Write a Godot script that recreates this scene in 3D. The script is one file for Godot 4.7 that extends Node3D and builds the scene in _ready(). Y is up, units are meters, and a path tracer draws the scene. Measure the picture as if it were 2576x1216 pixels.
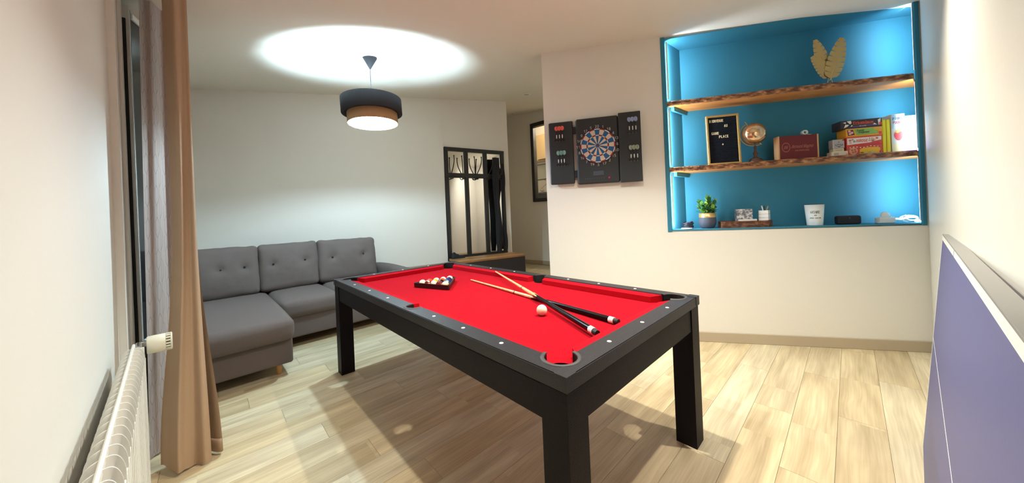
extends Node3D
# A games room: pool table in front, sofa, coat rack and hall behind, a blue niche with shelves on the right.
# Plan coordinates (X to the right, F forward from the camera); y is up; world z = -F.

const F_PX := 800.0
const EYE := 1.255
const ROLL := 0.042
const TAB := Vector3(-0.268, 2.201, 0.755)      # pool table: X, F, turn

var M := {}
var rng := RandomNumberGenerator.new()

func _ready():
	rng.seed = 7
	setup_view()
	setup_lights()
	make_materials()
	build_room()
	build_niche()
	build_window()
	build_hall()
	build_planks()
	build_sofa()
	build_table()
	build_balls()
	build_cues()
	build_pendant()
	build_coat_rack()
	build_dartboard()
	build_radiator()
	build_curtains()
	build_folded_table()
	build_shelf_things()
	build_sill_things()

# ---------------------------------------------------------------- view and light
func setup_view():
	var cam := Camera3D.new()
	cam.name = "camera"
	add_child(cam)
	cam.position = Vector3(0, EYE, 0)
	cam.rotation = Vector3(0, 0, -ROLL)
	cam.set_frustum(0.05 * 1216.0 / F_PX, Vector2(0, -0.05 * 65.0 / F_PX), 0.05, 60.0)
	cam.current = true
	var we := WorldEnvironment.new()
	we.name = "environment"
	var e := Environment.new()
	e.background_mode = Environment.BG_COLOR
	e.background_color = Color(0.035, 0.04, 0.05)
	e.tonemap_mode = Environment.TONE_MAPPER_LINEAR
	e.tonemap_exposure = 1.05
	e.sdfgi_enabled = true
	e.ssao_enabled = true
	e.ssil_enabled = true
	we.environment = e
	add_child(we)

const SPOTS := [Vector2(0.62, 1.82), Vector2(1.394, 1.517), Vector2(-0.173, 1.37)]   # three ceiling spotlights over the table
const SPOT_ENERGY := [4.5, 3.1, 2.5]
const SPOT_COLOR := Color(1.0, 0.975, 0.91)
const PEND := Vector2(-1.332, 3.125)
const PEND_ENERGY := 3.3
const PEND_COLOR := Color(0.80, 0.93, 1.0)
const SHADE_TILT := 2.2
const LED_ENERGY := 0.48
const LED_COLOR := Color(0.93, 0.97, 1.0)

func setup_lights():
	for i in 3:
		var p: Vector2 = SPOTS[i]
		var l := SpotLight3D.new()
		l.name = "ceiling_spot_beam"
		l.position = V(p.x, ceil_y(p.x, p.y) - 0.135, p.y)
		l.rotation_degrees = Vector3(-90, 0, 0)
		l.spot_angle = 66.0
		l.spot_angle_attenuation = 1.0
		l.spot_range = 12.0
		l.spot_attenuation = 2.0
		l.light_energy = SPOT_ENERGY[i]
		l.light_color = SPOT_COLOR
		l.light_size = 0.022
		l.shadow_enabled = true
		add_child(l, true)

# ---------------------------------------------------------------- frames and small helpers
func V(x: float, y: float, f: float) -> Vector3:
	return Vector3(x, y, -f)

func ceil_y(x: float, f: float) -> float:
	return 2.3 + 0.02 * x + 0.19 * f

func frame(x: float, f: float, a: float, y := 0.0) -> Transform3D:
	return Transform3D(Basis(Vector3.UP, a), V(x, y, f))

func new_st() -> SurfaceTool:
	var st := SurfaceTool.new()
	st.begin(Mesh.PRIMITIVE_TRIANGLES)
	st.set_smooth_group(-1)
	return st

func tri(st: SurfaceTool, a: Vector3, b: Vector3, c: Vector3, out: Vector3):
	if (a - c).cross(a - b).dot(out) < 0.0:
		var k := b
		b = c
		c = k
	st.add_vertex(a)
	st.add_vertex(b)
	st.add_vertex(c)

func quad(st: SurfaceTool, a: Vector3, b: Vector3, c: Vector3, d: Vector3, out: Vector3):
	tri(st, a, b, c, out)
	tri(st, a, c, d, out)

func bx(st: SurfaceTool, c: Vector3, s: Vector3, bev := 0.0, xf := Transform3D()):
	# box centred on c of size s, its edges chamfered by bev
	var h := s / 2.0
	var b: float = min(bev, min(h.x, min(h.y, h.z)) * 0.95)
	var P := func(sx: int, sy: int, sz: int, axis: int) -> Vector3:
		var p := Vector3(sx * (h.x - b), sy * (h.y - b), sz * (h.z - b))
		p[axis] = [sx, sy, sz][axis] * h[axis]
		return xf * (c + p)
	var mid := xf * c
	for axis in 3:
		var u := (axis + 1) % 3
		var w := (axis + 2) % 3
		for sg in [-1, 1]:
			var q := []
			for k in [[-1, -1], [1, -1], [1, 1], [-1, 1]]:
				var s3 := [0, 0, 0]
				s3[axis] = sg
				s3[u] = k[0]
				s3[w] = k[1]
				q.append(P.call(s3[0], s3[1], s3[2], axis))
			quad(st, q[0], q[1], q[2], q[3], (q[0] + q[2]) / 2.0 - mid)
	if b <= 0.0:
		return
	for axis in 3:
		var u := (axis + 1) % 3
		var w := (axis + 2) % 3
		for a1 in [-1, 1]:
			for a2 in [-1, 1]:
				var q := []
				for k in [[-1, u], [1, u], [1, w], [-1, w]]:
					var s3 := [0, 0, 0]
					s3[axis] = k[0]
					s3[u] = a1
					s3[w] = a2
					q.append(P.call(s3[0], s3[1], s3[2], k[1]))
				quad(st, q[0], q[1], q[2], q[3], (q[0] + q[2]) / 2.0 - mid)
	for sx in [-1, 1]:
		for sy in [-1, 1]:
			for sz in [-1, 1]:
				var p0: Vector3 = P.call(sx, sy, sz, 0)
				tri(st, p0, P.call(sx, sy, sz, 1), P.call(sx, sy, sz, 2), p0 - mid)

func box_mesh(c: Vector3, s: Vector3, bev := 0.0) -> Mesh:
	var st := new_st()
	bx(st, c, s, bev)
	return done(st)

func done(st: SurfaceTool) -> Mesh:
	st.generate_normals()
	return st.commit()

func extrude(st: SurfaceTool, poly: PackedVector2Array, xf: Transform3D, z0: float, z1: float):
	# polygon in the xy plane of xf, from z0 to z1
	var idx := Geometry2D.triangulate_polygon(poly)
	for z in [z0, z1]:
		var out := xf.basis.z * (1.0 if z == z1 else -1.0) * signf(z1 - z0)
		for i in range(0, idx.size(), 3):
			tri(st, xf * Vector3(poly[idx[i]].x, poly[idx[i]].y, z), xf * Vector3(poly[idx[i + 1]].x, poly[idx[i + 1]].y, z), xf * Vector3(poly[idx[i + 2]].x, poly[idx[i + 2]].y, z), out)
	var area := 0.0
	for i in poly.size():
		area += poly[i].cross(poly[(i + 1) % poly.size()])
	for i in poly.size():
		var a := poly[i]
		var b := poly[(i + 1) % poly.size()]
		var n := Vector2(b.y - a.y, a.x - b.x) * signf(area)
		quad(st, xf * Vector3(a.x, a.y, z0), xf * Vector3(b.x, b.y, z0), xf * Vector3(b.x, b.y, z1), xf * Vector3(a.x, a.y, z1), xf.basis * Vector3(n.x, n.y, 0))

const PLAN := Transform3D(Vector3(1, 0, 0), Vector3(0, 0, 1), Vector3(0, 1, 0), Vector3.ZERO)   # polygon (x, z) raised along y

func lathe(st: SurfaceTool, prof: Array, seg: int, xf := Transform3D(), smooth := true, a0 := 0.0, a1 := TAU):
	# profile of Vector2(radius, y), turned about y
	st.set_smooth_group(0 if smooth else -1)
	for i in prof.size() - 1:
		var p: Vector2 = prof[i]
		var q: Vector2 = prof[i + 1]
		for k in seg:
			var t0 := a0 + (a1 - a0) * k / seg
			var t1 := a0 + (a1 - a0) * (k + 1) / seg
			var f := func(r: Vector2, t: float) -> Vector3: return xf * Vector3(r.x * cos(t), r.y, r.x * sin(t))
			var tm := (t0 + t1) / 2.0
			var n2 := Vector2(q.y - p.y, p.x - q.x)
			var out := xf.basis * Vector3(n2.x * cos(tm), n2.y, n2.x * sin(tm))
			var a: Vector3 = f.call(p, t0)
			var b: Vector3 = f.call(p, t1)
			var c: Vector3 = f.call(q, t1)
			var d: Vector3 = f.call(q, t0)
			if p.x > 1e-6 and q.x > 1e-6:
				quad(st, a, b, c, d, out)
			elif p.x > 1e-6:
				tri(st, a, b, c, out)
			else:
				tri(st, a, c, d, out)
	st.set_smooth_group(-1)

func lathe_mesh(prof: Array, seg: int, smooth := true, xf := Transform3D()) -> Mesh:
	var st := new_st()
	lathe(st, prof, seg, xf, smooth)
	return done(st)

func tube(st: SurfaceTool, pts: Array, r: float, seg := 8, r2 := -1.0):
	st.set_smooth_group(0)
	var rings := []
	var up := Vector3.UP
	for i in pts.size():
		var t: Vector3 = (pts[min(i + 1, pts.size() - 1)] - pts[max(i - 1, 0)]).normalized()
		if absf(t.dot(up)) > 0.95:
			up = Vector3.RIGHT if absf(t.x) < 0.9 else Vector3.BACK
		var s := t.cross(up).normalized()
		up = s.cross(t).normalized()
		var rr: float = r if r2 < 0 else lerpf(r, r2, float(i) / (pts.size() - 1))
		var ring := []
		for k in seg:
			ring.append(pts[i] + (s * cos(TAU * k / seg) + up * sin(TAU * k / seg)) * rr)
		rings.append(ring)
	for i in pts.size() - 1:
		for k in seg:
			var k2 := (k + 1) % seg
			quad(st, rings[i][k], rings[i][k2], rings[i + 1][k2], rings[i + 1][k], (rings[i][k] + rings[i + 1][k2]) / 2.0 - (pts[i] + pts[i + 1]) / 2.0)
	st.set_smooth_group(-1)
	for e in [0, pts.size() - 1]:
		var out: Vector3 = pts[e] - pts[1 if e == 0 else e - 1]
		for k in range(1, seg - 1):
			tri(st, rings[e][0], rings[e][k], rings[e][k + 1], out)

func tube_mesh(pts: Array, r: float, seg := 8, r2 := -1.0) -> Mesh:
	var st := new_st()
	tube(st, pts, r, seg, r2)
	return done(st)

func grid(st: SurfaceTool, nu: int, nv: int, f: Callable, flip := false):
	# smooth surface f(u, v); front faces follow du x dv
	st.set_smooth_group(0)
	for i in nu:
		for j in nv:
			var q := []
			for k in [[0, 0], [1, 0], [1, 1], [0, 1]]:
				q.append(f.call(float(i + k[0]) / nu, float(j + k[1]) / nv))
			var uvs := [Vector2(float(i) / nu, float(j) / nv), Vector2(float(i + 1) / nu, float(j) / nv), Vector2(float(i + 1) / nu, float(j + 1) / nv), Vector2(float(i) / nu, float(j + 1) / nv)]
			var o := [0, 1, 2, 0, 2, 3] if flip else [0, 2, 1, 0, 3, 2]
			for k in o:
				st.set_uv(uvs[k])
				st.add_vertex(q[k])
	st.set_smooth_group(-1)

func soft_box(st: SurfaceTool, size: Vector3, r: float, puff: Vector3, mid := Vector3.ZERO, warp = null, n := 12):
	# rounded box, its faces bulged by puff
	var h := size / 2.0
	st.set_smooth_group(0)
	var axis_pts := func(ax: int) -> Array:
		var a := []
		for k in 4:
			a.append(-h[ax] + r * (1.0 - cos(PI / 2 * k / 4.0)))
		for k in n + 1:
			a.append(lerpf(-h[ax] + r, h[ax] - r, float(k) / n))
		for k in range(1, 5):
			a.append(h[ax] - r * (1.0 - cos(PI / 2 * (4 - k) / 4.0)))
		return a
	var put := func(p: Vector3) -> Vector3:
		var c := p.clamp(-h + Vector3.ONE * r, h - Vector3.ONE * r)
		var d := p - c
		var q := c + (d.normalized() * r if d.length() > 1e-6 else Vector3.ZERO)
		var t := q / h
		var g := Vector3((1 - t.y * t.y) * (1 - t.z * t.z), (1 - t.x * t.x) * (1 - t.z * t.z), (1 - t.x * t.x) * (1 - t.y * t.y))
		q += Vector3(t.x * maxf(g.x, 0) * puff.x, t.y * maxf(g.y, 0) * puff.y, t.z * maxf(g.z, 0) * puff.z)
		if warp != null:
			q = warp.call(q)
		return q + mid
	for ax in 3:
		var u := (ax + 1) % 3
		var w := (ax + 2) % 3
		var pu: Array = axis_pts.call(u)
		var pw: Array = axis_pts.call(w)
		for sg in [-1.0, 1.0]:
			var pts := []
			for i in pu.size():
				var row := []
				for j in pw.size():
					var p := Vector3.ZERO
					p[ax] = sg * h[ax]
					p[u] = pu[i]
					p[w] = pw[j]
					row.append(put.call(p))
				pts.append(row)
			var out := Vector3.ZERO
			out[ax] = sg
			for i in pu.size() - 1:
				for j in pw.size() - 1:
					var a: Vector3 = pts[i][j]
					var c: Vector3 = pts[i + 1][j + 1]
					quad(st, a, pts[i + 1][j], c, pts[i][j + 1], ((a + c) / 2.0 - mid) / (h * h) + out * 0.2 / h[ax])
	st.set_smooth_group(-1)

func circle(c: Vector2, r: float, n := 24, a0 := 0.0) -> PackedVector2Array:
	var p := PackedVector2Array()
	for k in n:
		p.append(c + Vector2(cos(a0 + TAU * k / n), sin(a0 + TAU * k / n)) * r)
	return p

func rect(x0: float, y0: float, x1: float, y1: float) -> PackedVector2Array:
	return PackedVector2Array([Vector2(x0, y0), Vector2(x1, y0), Vector2(x1, y1), Vector2(x0, y1)])

func text_mesh(s: String, height: float, depth := 0.002, font := "Droid Sans", bold := false) -> Mesh:
	var t := TextMesh.new()
	t.text = s
	var f := SystemFont.new()
	f.font_names = PackedStringArray([font])
	if bold:
		f.font_weight = 700
	t.font = f
	t.font_size = 32
	t.pixel_size = height / 23.0
	t.depth = depth
	t.curve_step = 4.0
	return t

func part(called: String, mesh: Mesh, mat: Material, parent: Node, at := Transform3D(), label := "") -> MeshInstance3D:
	var o := MeshInstance3D.new()
	o.name = called
	o.mesh = mesh
	o.material_override = mat
	o.transform = at
	if label:
		o.set_meta("label", label)
	if parent == self and has_node(NodePath(called)):
		o.name = numbered(called)
	parent.add_child(o, true)
	return o

func numbered(called: String) -> String:
	var n := 0
	var s := called
	while has_node(NodePath(s)):
		n += 1
		s = "%s_%03d" % [called, n]
	return s

func thing(called: String, label: String, category: String, at := Transform3D(), group := "") -> Node3D:
	var o := Node3D.new()
	o.name = numbered(called)
	o.transform = at
	add_child(o, true)
	return tag(o, label, category, group)

func tag(o: Node3D, label: String, category: String, group := "") -> Node3D:
	o.set_meta("label", label)
	o.set_meta("category", category)
	if group:
		o.set_meta("group", group)
	return o

func struct(called: String, mesh: Mesh, mat: Material, at := Transform3D(), label := "") -> MeshInstance3D:
	var o := part(called, mesh, mat, self, at)
	o.set_meta("kind", "structure")
	if label:
		o.set_meta("label", label)
		o.set_meta("category", called.split("_")[0])
	return o

func T3(x: float, y: float, z: float) -> Transform3D:
	return Transform3D(Basis(), Vector3(x, y, z))

func TR(x: float, y: float, z: float, rx: float, ry: float, rz: float) -> Transform3D:
	return Transform3D(Basis.from_euler(Vector3(deg_to_rad(rx), deg_to_rad(ry), deg_to_rad(rz))), Vector3(x, y, z))

# ---------------------------------------------------------------- materials
func noise_tex(freq: float, octaves: int, size := 256, normal := false, bump := 4.0, ramp: Gradient = null, kind := FastNoiseLite.TYPE_SIMPLEX_SMOOTH, seed_ := 1) -> NoiseTexture2D:
	var n := FastNoiseLite.new()
	n.noise_type = kind
	n.frequency = freq
	n.fractal_octaves = octaves
	n.seed = seed_
	var t := NoiseTexture2D.new()
	t.width = size
	t.height = size
	t.seamless = true
	t.noise = n
	if normal:
		t.as_normal_map = true
		t.bump_strength = bump
	if ramp:
		t.color_ramp = ramp
	return t

func ramp(cols: Array, offs: Array) -> Gradient:
	var g := Gradient.new()
	g.offsets = PackedFloat32Array(offs)
	g.colors = PackedColorArray(cols)
	return g

func mat(c: Color, rough := 0.6, metal := 0.0, spec := 0.5) -> StandardMaterial3D:
	var m := StandardMaterial3D.new()
	m.albedo_color = c
	m.roughness = rough
	m.metallic = metal
	m.metallic_specular = spec
	return m

func tri_tex(m: StandardMaterial3D, scale: Vector3, albedo: Texture2D = null, normal: Texture2D = null, ns := 1.0) -> StandardMaterial3D:
	m.uv1_triplanar = true
	m.uv1_scale = scale
	if albedo:
		m.albedo_texture = albedo
	if normal:
		m.normal_enabled = true
		m.normal_texture = normal
		m.normal_scale = ns
	return m

func C(r: int, g: int, b: int) -> Color:
	return Color(r / 255.0, g / 255.0, b / 255.0)

func oak_image(w: int, h: int, light: Color, dark: Color, seed_: int, streak := 1.0) -> ImageTexture:
	var a := FastNoiseLite.new()
	a.seed = seed_
	a.frequency = 0.012
	a.fractal_octaves = 3
	var b := FastNoiseLite.new()
	b.seed = seed_ + 1
	b.frequency = 0.02
	b.fractal_octaves = 4
	var im := Image.create(w, h, false, Image.FORMAT_RGB8)
	for y in h:
		for x in w:
			var wob := a.get_noise_2d(x * 0.2, y * 0.9) * 7.0
			var broad := a.get_noise_2d(x * 0.16 + 900.0, (y + wob) * 1.1)
			var fine := b.get_noise_2d(x * 0.10, (y + wob) * 6.0)
			var ring := sin((y + wob * 2.2 + a.get_noise_2d(x * 0.07 + 300.0, y * 0.25) * 60.0) * 0.32)
			var t := clampf(0.36 + broad * 0.62 * streak + fine * 0.26 + ring * 0.035, 0.0, 1.0)
			im.set_pixel(x, y, light.lerp(dark, t))
	return ImageTexture.create_from_image(im)

func make_materials():
	var plaster := noise_tex(0.05, 4, 256, true, 1.2)
	M.wall = tri_tex(mat(C(234, 229, 220), 0.75, 0, 0.4), Vector3.ONE * 1.5, null, plaster, 0.15)
	M.wall_satin = tri_tex(mat(C(228, 225, 214), 0.42, 0, 0.5), Vector3.ONE * 1.5, null, plaster, 0.12)
	M.ceiling = tri_tex(mat(C(234, 229, 217), 0.85, 0, 0.3), Vector3.ONE * 1.5, null, plaster, 0.15)
	M.blue = tri_tex(mat(C(54, 128, 156), 0.62, 0, 0.4), Vector3.ONE * 3.0, null, plaster, 0.15)
	M.baseboard = mat(C(186, 170, 146), 0.5)
	var oak := oak_image(1024, 512, C(232, 222, 194), C(178, 163, 136), 3, 0.8)
	M.oak = []
	for c in [C(255, 252, 246), C(246, 238, 226), C(250, 240, 224), C(236, 226, 210)]:
		var m := mat(c, 0.42, 0, 0.45)
		m.albedo_texture = oak
		M.oak.append(m)
	M.oak_base = tri_tex(mat(C(190, 165, 128), 0.6), Vector3.ONE, oak)
	M.bench_wood = tri_tex(mat(C(190, 150, 105), 0.5), Vector3.ONE * 1.2, oak_image(256, 256, C(255, 240, 215), C(170, 140, 110), 9))
	var weave := noise_tex(0.35, 2, 256, true, 5.0)
	var mottle := noise_tex(0.25, 3, 256, false, 1.0, ramp([Color(0.72, 0.72, 0.72), Color(1, 1, 1)], [0.2, 0.8]))
	M.sofa = tri_tex(mat(C(132, 120, 116), 0.95, 0, 0.2), Vector3.ONE * 5.0, mottle, weave, 0.5)
	M.sofa.rim_enabled = true
	M.sofa.rim = 0.25
	M.button = mat(C(30, 29, 32), 0.8)
	M.beech = mat(C(214, 158, 98), 0.45)
	var leather := noise_tex(0.18, 3, 256, true, 3.0)
	M.table_black = tri_tex(mat(C(25, 20, 23), 0.5, 0, 0.25), Vector3.ONE * 4.0, null, leather, 0.25)
	M.rail_top = tri_tex(mat(C(40, 38, 42), 0.42, 0, 0.4), Vector3.ONE * 4.0, null, leather, 0.25)
	M.felt = tri_tex(mat(C(206, 14, 34), 0.9, 0, 0.15), Vector3.ONE * 6.0, noise_tex(0.3, 3, 256, false, 1.0, ramp([Color(0.66, 0.66, 0.66), Color(1, 1, 1)], [0.2, 0.75])), weave, 0.6)
	M.felt.rim_enabled = true
	M.felt.rim = 0.2
	M.felt.rim_tint = 0.6
	M.rubber = mat(C(22, 21, 22), 0.6)
	M.rim_grey = mat(C(58, 54, 54), 0.55)
	M.net = mat(C(40, 38, 38), 0.8)
	M.sight = mat(C(240, 238, 230), 0.3)
	M.plastic_black = mat(C(30, 25, 25), 0.3)
	M.cue_wood = tri_tex(mat(C(232, 198, 150), 0.3), Vector3(3, 3, 3), noise_tex(0.05, 3, 128, false, 1.0, ramp([Color(0.88, 0.82, 0.74), Color(1, 1, 1)], [0.2, 0.8])))
	M.cue_butt = mat(C(18, 13, 14), 0.22, 0, 0.3)
	M.white = mat(C(238, 236, 230), 0.35)
	M.ivory = mat(C(240, 226, 200), 0.12)
	M.shade_dark = tri_tex(mat(C(74, 76, 82), 0.9, 0, 0.2), Vector3.ONE * 8.0, mottle, weave, 0.4)
	M.shade_tan = tri_tex(mat(C(214, 172, 128), 0.9, 0, 0.2), Vector3.ONE * 8.0, mottle, weave, 0.4)
	M.shade_tan.backlight_enabled = true
	M.shade_tan.backlight = Color(0.30, 0.21, 0.12)
	M.shade_white = mat(C(245, 243, 238), 0.8)
	M.canopy = mat(C(44, 44, 48), 0.7, 0, 0.2)
	M.cord = mat(C(60, 60, 64), 0.6)
	M.bulb = mat(C(255, 255, 255), 0.5)
	M.bulb.emission_enabled = true
	M.bulb.emission = PEND_COLOR
	M.bulb.emission_energy_multiplier = 6.0
	M.spot_glow = mat(C(255, 255, 255), 0.5)
	M.spot_glow.emission_enabled = true
	M.spot_glow.emission = SPOT_COLOR
	M.spot_glow.emission_energy_multiplier = 6.0
	M.led = mat(C(255, 255, 255), 0.5)
	M.led.emission_enabled = true
	M.led.emission = LED_COLOR
	M.led.emission_energy_multiplier = 5.0
	M.metal_black = mat(C(30, 29, 28), 0.5, 0.0, 0.5)
	M.mirror = mat(C(230, 230, 226), 0.03, 1.0)
	M.coat = tri_tex(mat(C(24, 24, 28), 0.85), Vector3.ONE * 5.0, null, weave, 0.4)
	M.bench_black = mat(C(34, 28, 30), 0.5)
	M.chrome = mat(C(200, 200, 200), 0.2, 1.0)
	M.rad = mat(C(236, 232, 224), 0.35)
	M.upvc = mat(C(246, 244, 238), 0.35)
	M.gasket = mat(C(28, 26, 26), 0.7)
	M.upvc_grey = mat(C(150, 148, 142), 0.5)
	M.night_glass = mat(C(20, 24, 26), 0.06, 0, 0.35)
	M.glass = mat(Color(0.75, 0.85, 0.85, 0.08), 0.03, 0, 0.25)
	M.glass.transparency = BaseMaterial3D.TRANSPARENCY_ALPHA
	M.pane = mat(Color(0.9, 0.95, 0.95, 0.06), 0.03, 0, 0.2)
	M.pane.transparency = BaseMaterial3D.TRANSPARENCY_ALPHA
	var velvet := noise_tex(0.22, 2, 256, true, 2.0)
	M.curtain = tri_tex(mat(C(214, 180, 148), 0.9, 0, 0.2), Vector3.ONE * 11.0, mottle, velvet, 0.15)
	M.curtain.rim_enabled = true
	M.curtain.rim = 0.3
	M.curtain.backlight_enabled = true
	M.curtain.backlight = Color(0.12, 0.09, 0.07)
	M.sheer = mat(C(176, 162, 156), 0.9, 0, 0.2)
	M.sheer.albedo_texture = sheer_image()
	M.sheer.uv1_scale = Vector3(3, 14, 1)
	M.sheer_back = M.sheer
	M.pong_blue = tri_tex(mat(C(80, 84, 138), 0.45, 0, 0.5), Vector3.ONE * 6.0, null, plaster, 0.1)
	M.pong_edge = mat(C(128, 126, 122), 0.5)
	var bark := noise_tex(0.035, 5, 256, false, 1.0, ramp([C(100, 66, 50), C(142, 98, 70), C(186, 138, 100), C(232, 188, 136)], [0.22, 0.42, 0.58, 0.80]))
	M.bark = tri_tex(mat(C(235, 215, 200), 0.5), Vector3(1.3, 3.0, 3.0), bark, noise_tex(0.06, 4, 256, true, 6.0), 0.8)
	M.shelf_wood = tri_tex(mat(C(232, 180, 112), 0.45), Vector3(1.0, 1.0, 1.0), oak_image(512, 256, C(250, 225, 185), C(200, 150, 95), 21))
	M.gold = mat(C(206, 176, 118), 0.38, 0.75)
	M.brass = mat(C(214, 178, 112), 0.3, 0.7)

func sheer_image() -> ImageTexture:
	var w := 128
	var im := Image.create(w, w, false, Image.FORMAT_RGB8)
	im.fill(Color(1, 1, 1))
	var dark := Color(0.62, 0.60, 0.60)
	var lines := [[Vector2(20, 0), Vector2(20, 44)], [Vector2(20, 44), Vector2(44, 64)], [Vector2(44, 64), Vector2(44, 108)], [Vector2(44, 108), Vector2(20, 128)], [Vector2(44, 64), Vector2(68, 44)], [Vector2(68, 44), Vector2(68, 0)], [Vector2(44, 108), Vector2(68, 128)],
		[Vector2(84, 0), Vector2(84, 128)], [Vector2(84, 20), Vector2(108, 44)], [Vector2(108, 44), Vector2(108, 96)], [Vector2(108, 96), Vector2(84, 118)], [Vector2(8, 64), Vector2(8, 128)]]
	for l in lines:
		var a: Vector2 = l[0]
		var b: Vector2 = l[1]
		for k in 200:
			var p := a.lerp(b, k / 199.0)
			for d in [Vector2(0, 0), Vector2(1, 0)]:
				var q: Vector2 = p + d
				im.set_pixel(int(q.x) % w, int(q.y) % w, dark)
	return ImageTexture.create_from_image(im)

# ---------------------------------------------------------------- the room
const NICHE_O := Vector3(1.691, 3.004, -0.24365)     # frame on the wall with the niche: x along it, z into the room
const BACK_O := Vector3(-3.774, 3.901, 0.5394)
const LEFT_O := Vector3(0.0, 0.0, 2.3994)
const FRONT_O := Vector3(3.40, 2.60, 3.8327)

func at_wall(o: Vector3) -> Transform3D:
	return frame(o.x, o.y, o.z)

func slab(st: SurfaceTool, o: Vector3, u0: float, u1: float, z0: float, z1: float, y0: float, y1 := -1.0):
	# piece of wall in frame o between u0 and u1, z0 and z1; without y1 it reaches the ceiling
	var fr := at_wall(o)
	var q := []
	for k in [[u0, z0], [u1, z0], [u1, z1], [u0, z1]]:
		var p := fr * Vector3(k[0], 0, k[1])
		q.append([Vector3(k[0], y0, k[1]), Vector3(k[0], y1 if y1 > 0 else ceil_y(p.x, -p.z) + 0.01, k[1])])
	var mid := Vector3((u0 + u1) / 2, (y0 + 1.0) / 2, (z0 + z1) / 2)
	quad(st, q[0][0], q[1][0], q[2][0], q[3][0], Vector3.DOWN)
	quad(st, q[0][1], q[1][1], q[2][1], q[3][1], Vector3.UP)
	for k in 4:
		var n: int = (k + 1) % 4
		var c: Vector3 = (q[k][0] + q[n][0]) / 2.0
		quad(st, q[k][0], q[n][0], q[n][1], q[k][1], Vector3(c.x - mid.x, 0, c.z - mid.z) if k % 2 == 0 else Vector3(c.x - mid.x, 0, 0))

var room_poly := PackedVector2Array()

func plan_of(o: Vector3, u: float, z: float) -> Vector2:
	var p := at_wall(o) * Vector3(u, 0, z)
	return Vector2(p.x, -p.z)

func build_room():
	# back wall with a shallow step, wall with the niche, the two walls beside the camera, and the far side behind the camera
	var st := new_st()
	slab(st, BACK_O, -0.62, 3.075, -0.10, 0.0, 0)
	slab(st, BACK_O, 3.075, 4.384, -0.10, -0.025, 0)
	struct("wall_back", done(st), M.wall, at_wall(BACK_O))
	st = new_st()
	slab(st, NICHE_O, -1.355, -0.207, -0.34, 0.0, 0)
	slab(st, NICHE_O, -0.207, 1.73, -0.34, 0.0, 0, 1.045)
	slab(st, NICHE_O, -0.207, 1.73, -0.34, 0.0, 2.885)
	slab(st, NICHE_O, 1.73, 1.765, -0.012, 0.0, 0)
	slab(st, NICHE_O, -0.207, 2.10, -0.36, -0.315, 0)
	struct("wall_right", done(st), M.wall, at_wall(NICHE_O))
	st = new_st()
	slab(st, LEFT_O, 0.82, 2.65, -0.30, -0.18, 0)
	slab(st, LEFT_O, 2.65, 3.45, -0.30, -0.18, 2.575)
	slab(st, LEFT_O, 2.65, 3.45, -0.30, -0.18, 0, 0.565)
	slab(st, LEFT_O, 3.45, 5.62, -0.30, -0.18, 0)
	struct("wall_left", done(st), M.wall, at_wall(LEFT_O))
	st = new_st()
	slab(st, FRONT_O, 0.0, 3.37, -0.12, 0.0, 0)
	struct("wall_front", done(st), M.wall_satin, at_wall(FRONT_O))
	st = new_st()
	for w in [[-0.72, 0.42, -2.2, 0.1, -1.0], [-2.2, 0.1, -2.2, -1.9, 0.0], [-2.2, -1.9, 2.6, -1.9, -1.0], [2.6, -1.9, 2.6, 0.2, 0.0], [2.6, 0.2, 0.82, 0.46, -1.0]]:
		var a := Vector2(w[0], w[1])
		var b := Vector2(w[2], w[3])
		var n := (b - a).orthogonal().normalized() * 0.08
		# thickness outwards; the two pieces beside the camera thicken backwards, clear of the view
		if w[4] * n.y < 0.0 or (w[4] == 0.0 and n.x * a.x < 0.0):
			n = -n
		var q := [a, b, b + n, a + n]
		var mid: Vector2 = (a + b + n) / 2.0
		for k in 4:
			var p: Vector2 = q[k]
			var r: Vector2 = q[(k + 1) % 4]
			var c := (p + r) / 2.0 - mid
			quad(st, V(p.x, 0, p.y), V(r.x, 0, r.y), V(r.x, ceil_y(r.x, r.y), r.y), V(p.x, ceil_y(p.x, p.y), p.y), V(c.x, 0, c.y))
	struct("wall_rear", done(st), M.wall)
	# ceiling: one sloping slab over room and hall
	st = new_st()
	var c4 := [Vector2(-5.2, -2.1), Vector2(4.4, -2.1), Vector2(4.4, 10.0), Vector2(-5.2, 10.0)]
	var lo := []
	var hi := []
	for p in c4:
		lo.append(V(p.x, ceil_y(p.x, p.y), p.y))
		hi.append(V(p.x, ceil_y(p.x, p.y) + 0.12, p.y))
	quad(st, lo[0], lo[1], lo[2], lo[3], Vector3.DOWN)
	quad(st, hi[0], hi[1], hi[2], hi[3], Vector3.UP)
	for k in 4:
		var n := (k + 1) % 4
		quad(st, lo[k], lo[n], hi[n], hi[k], lo[k] + lo[n] - V(-0.8, 3.3, 8.0))
	struct("ceiling", done(st), M.ceiling)
	# baseboards
	st = new_st()
	bx(st, Vector3(0.19, 0.045, 0.006), Vector3(3.08, 0.09, 0.012), 0.003)
	struct("baseboard_right", done(st), M.baseboard, at_wall(NICHE_O))
	st = new_st()
	bx(st, Vector3(1.2, 0.045, 0.006), Vector3(3.6, 0.09, 0.012), 0.003)
	struct("baseboard_back", done(st), M.baseboard, at_wall(BACK_O))
	st = new_st()
	bx(st, Vector3(2.6, 0.455, 0.008), Vector3(0.94, 0.09, 0.016), 0.003)
	struct("trim_1", done(st), M.baseboard, at_wall(BACK_O))

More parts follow.
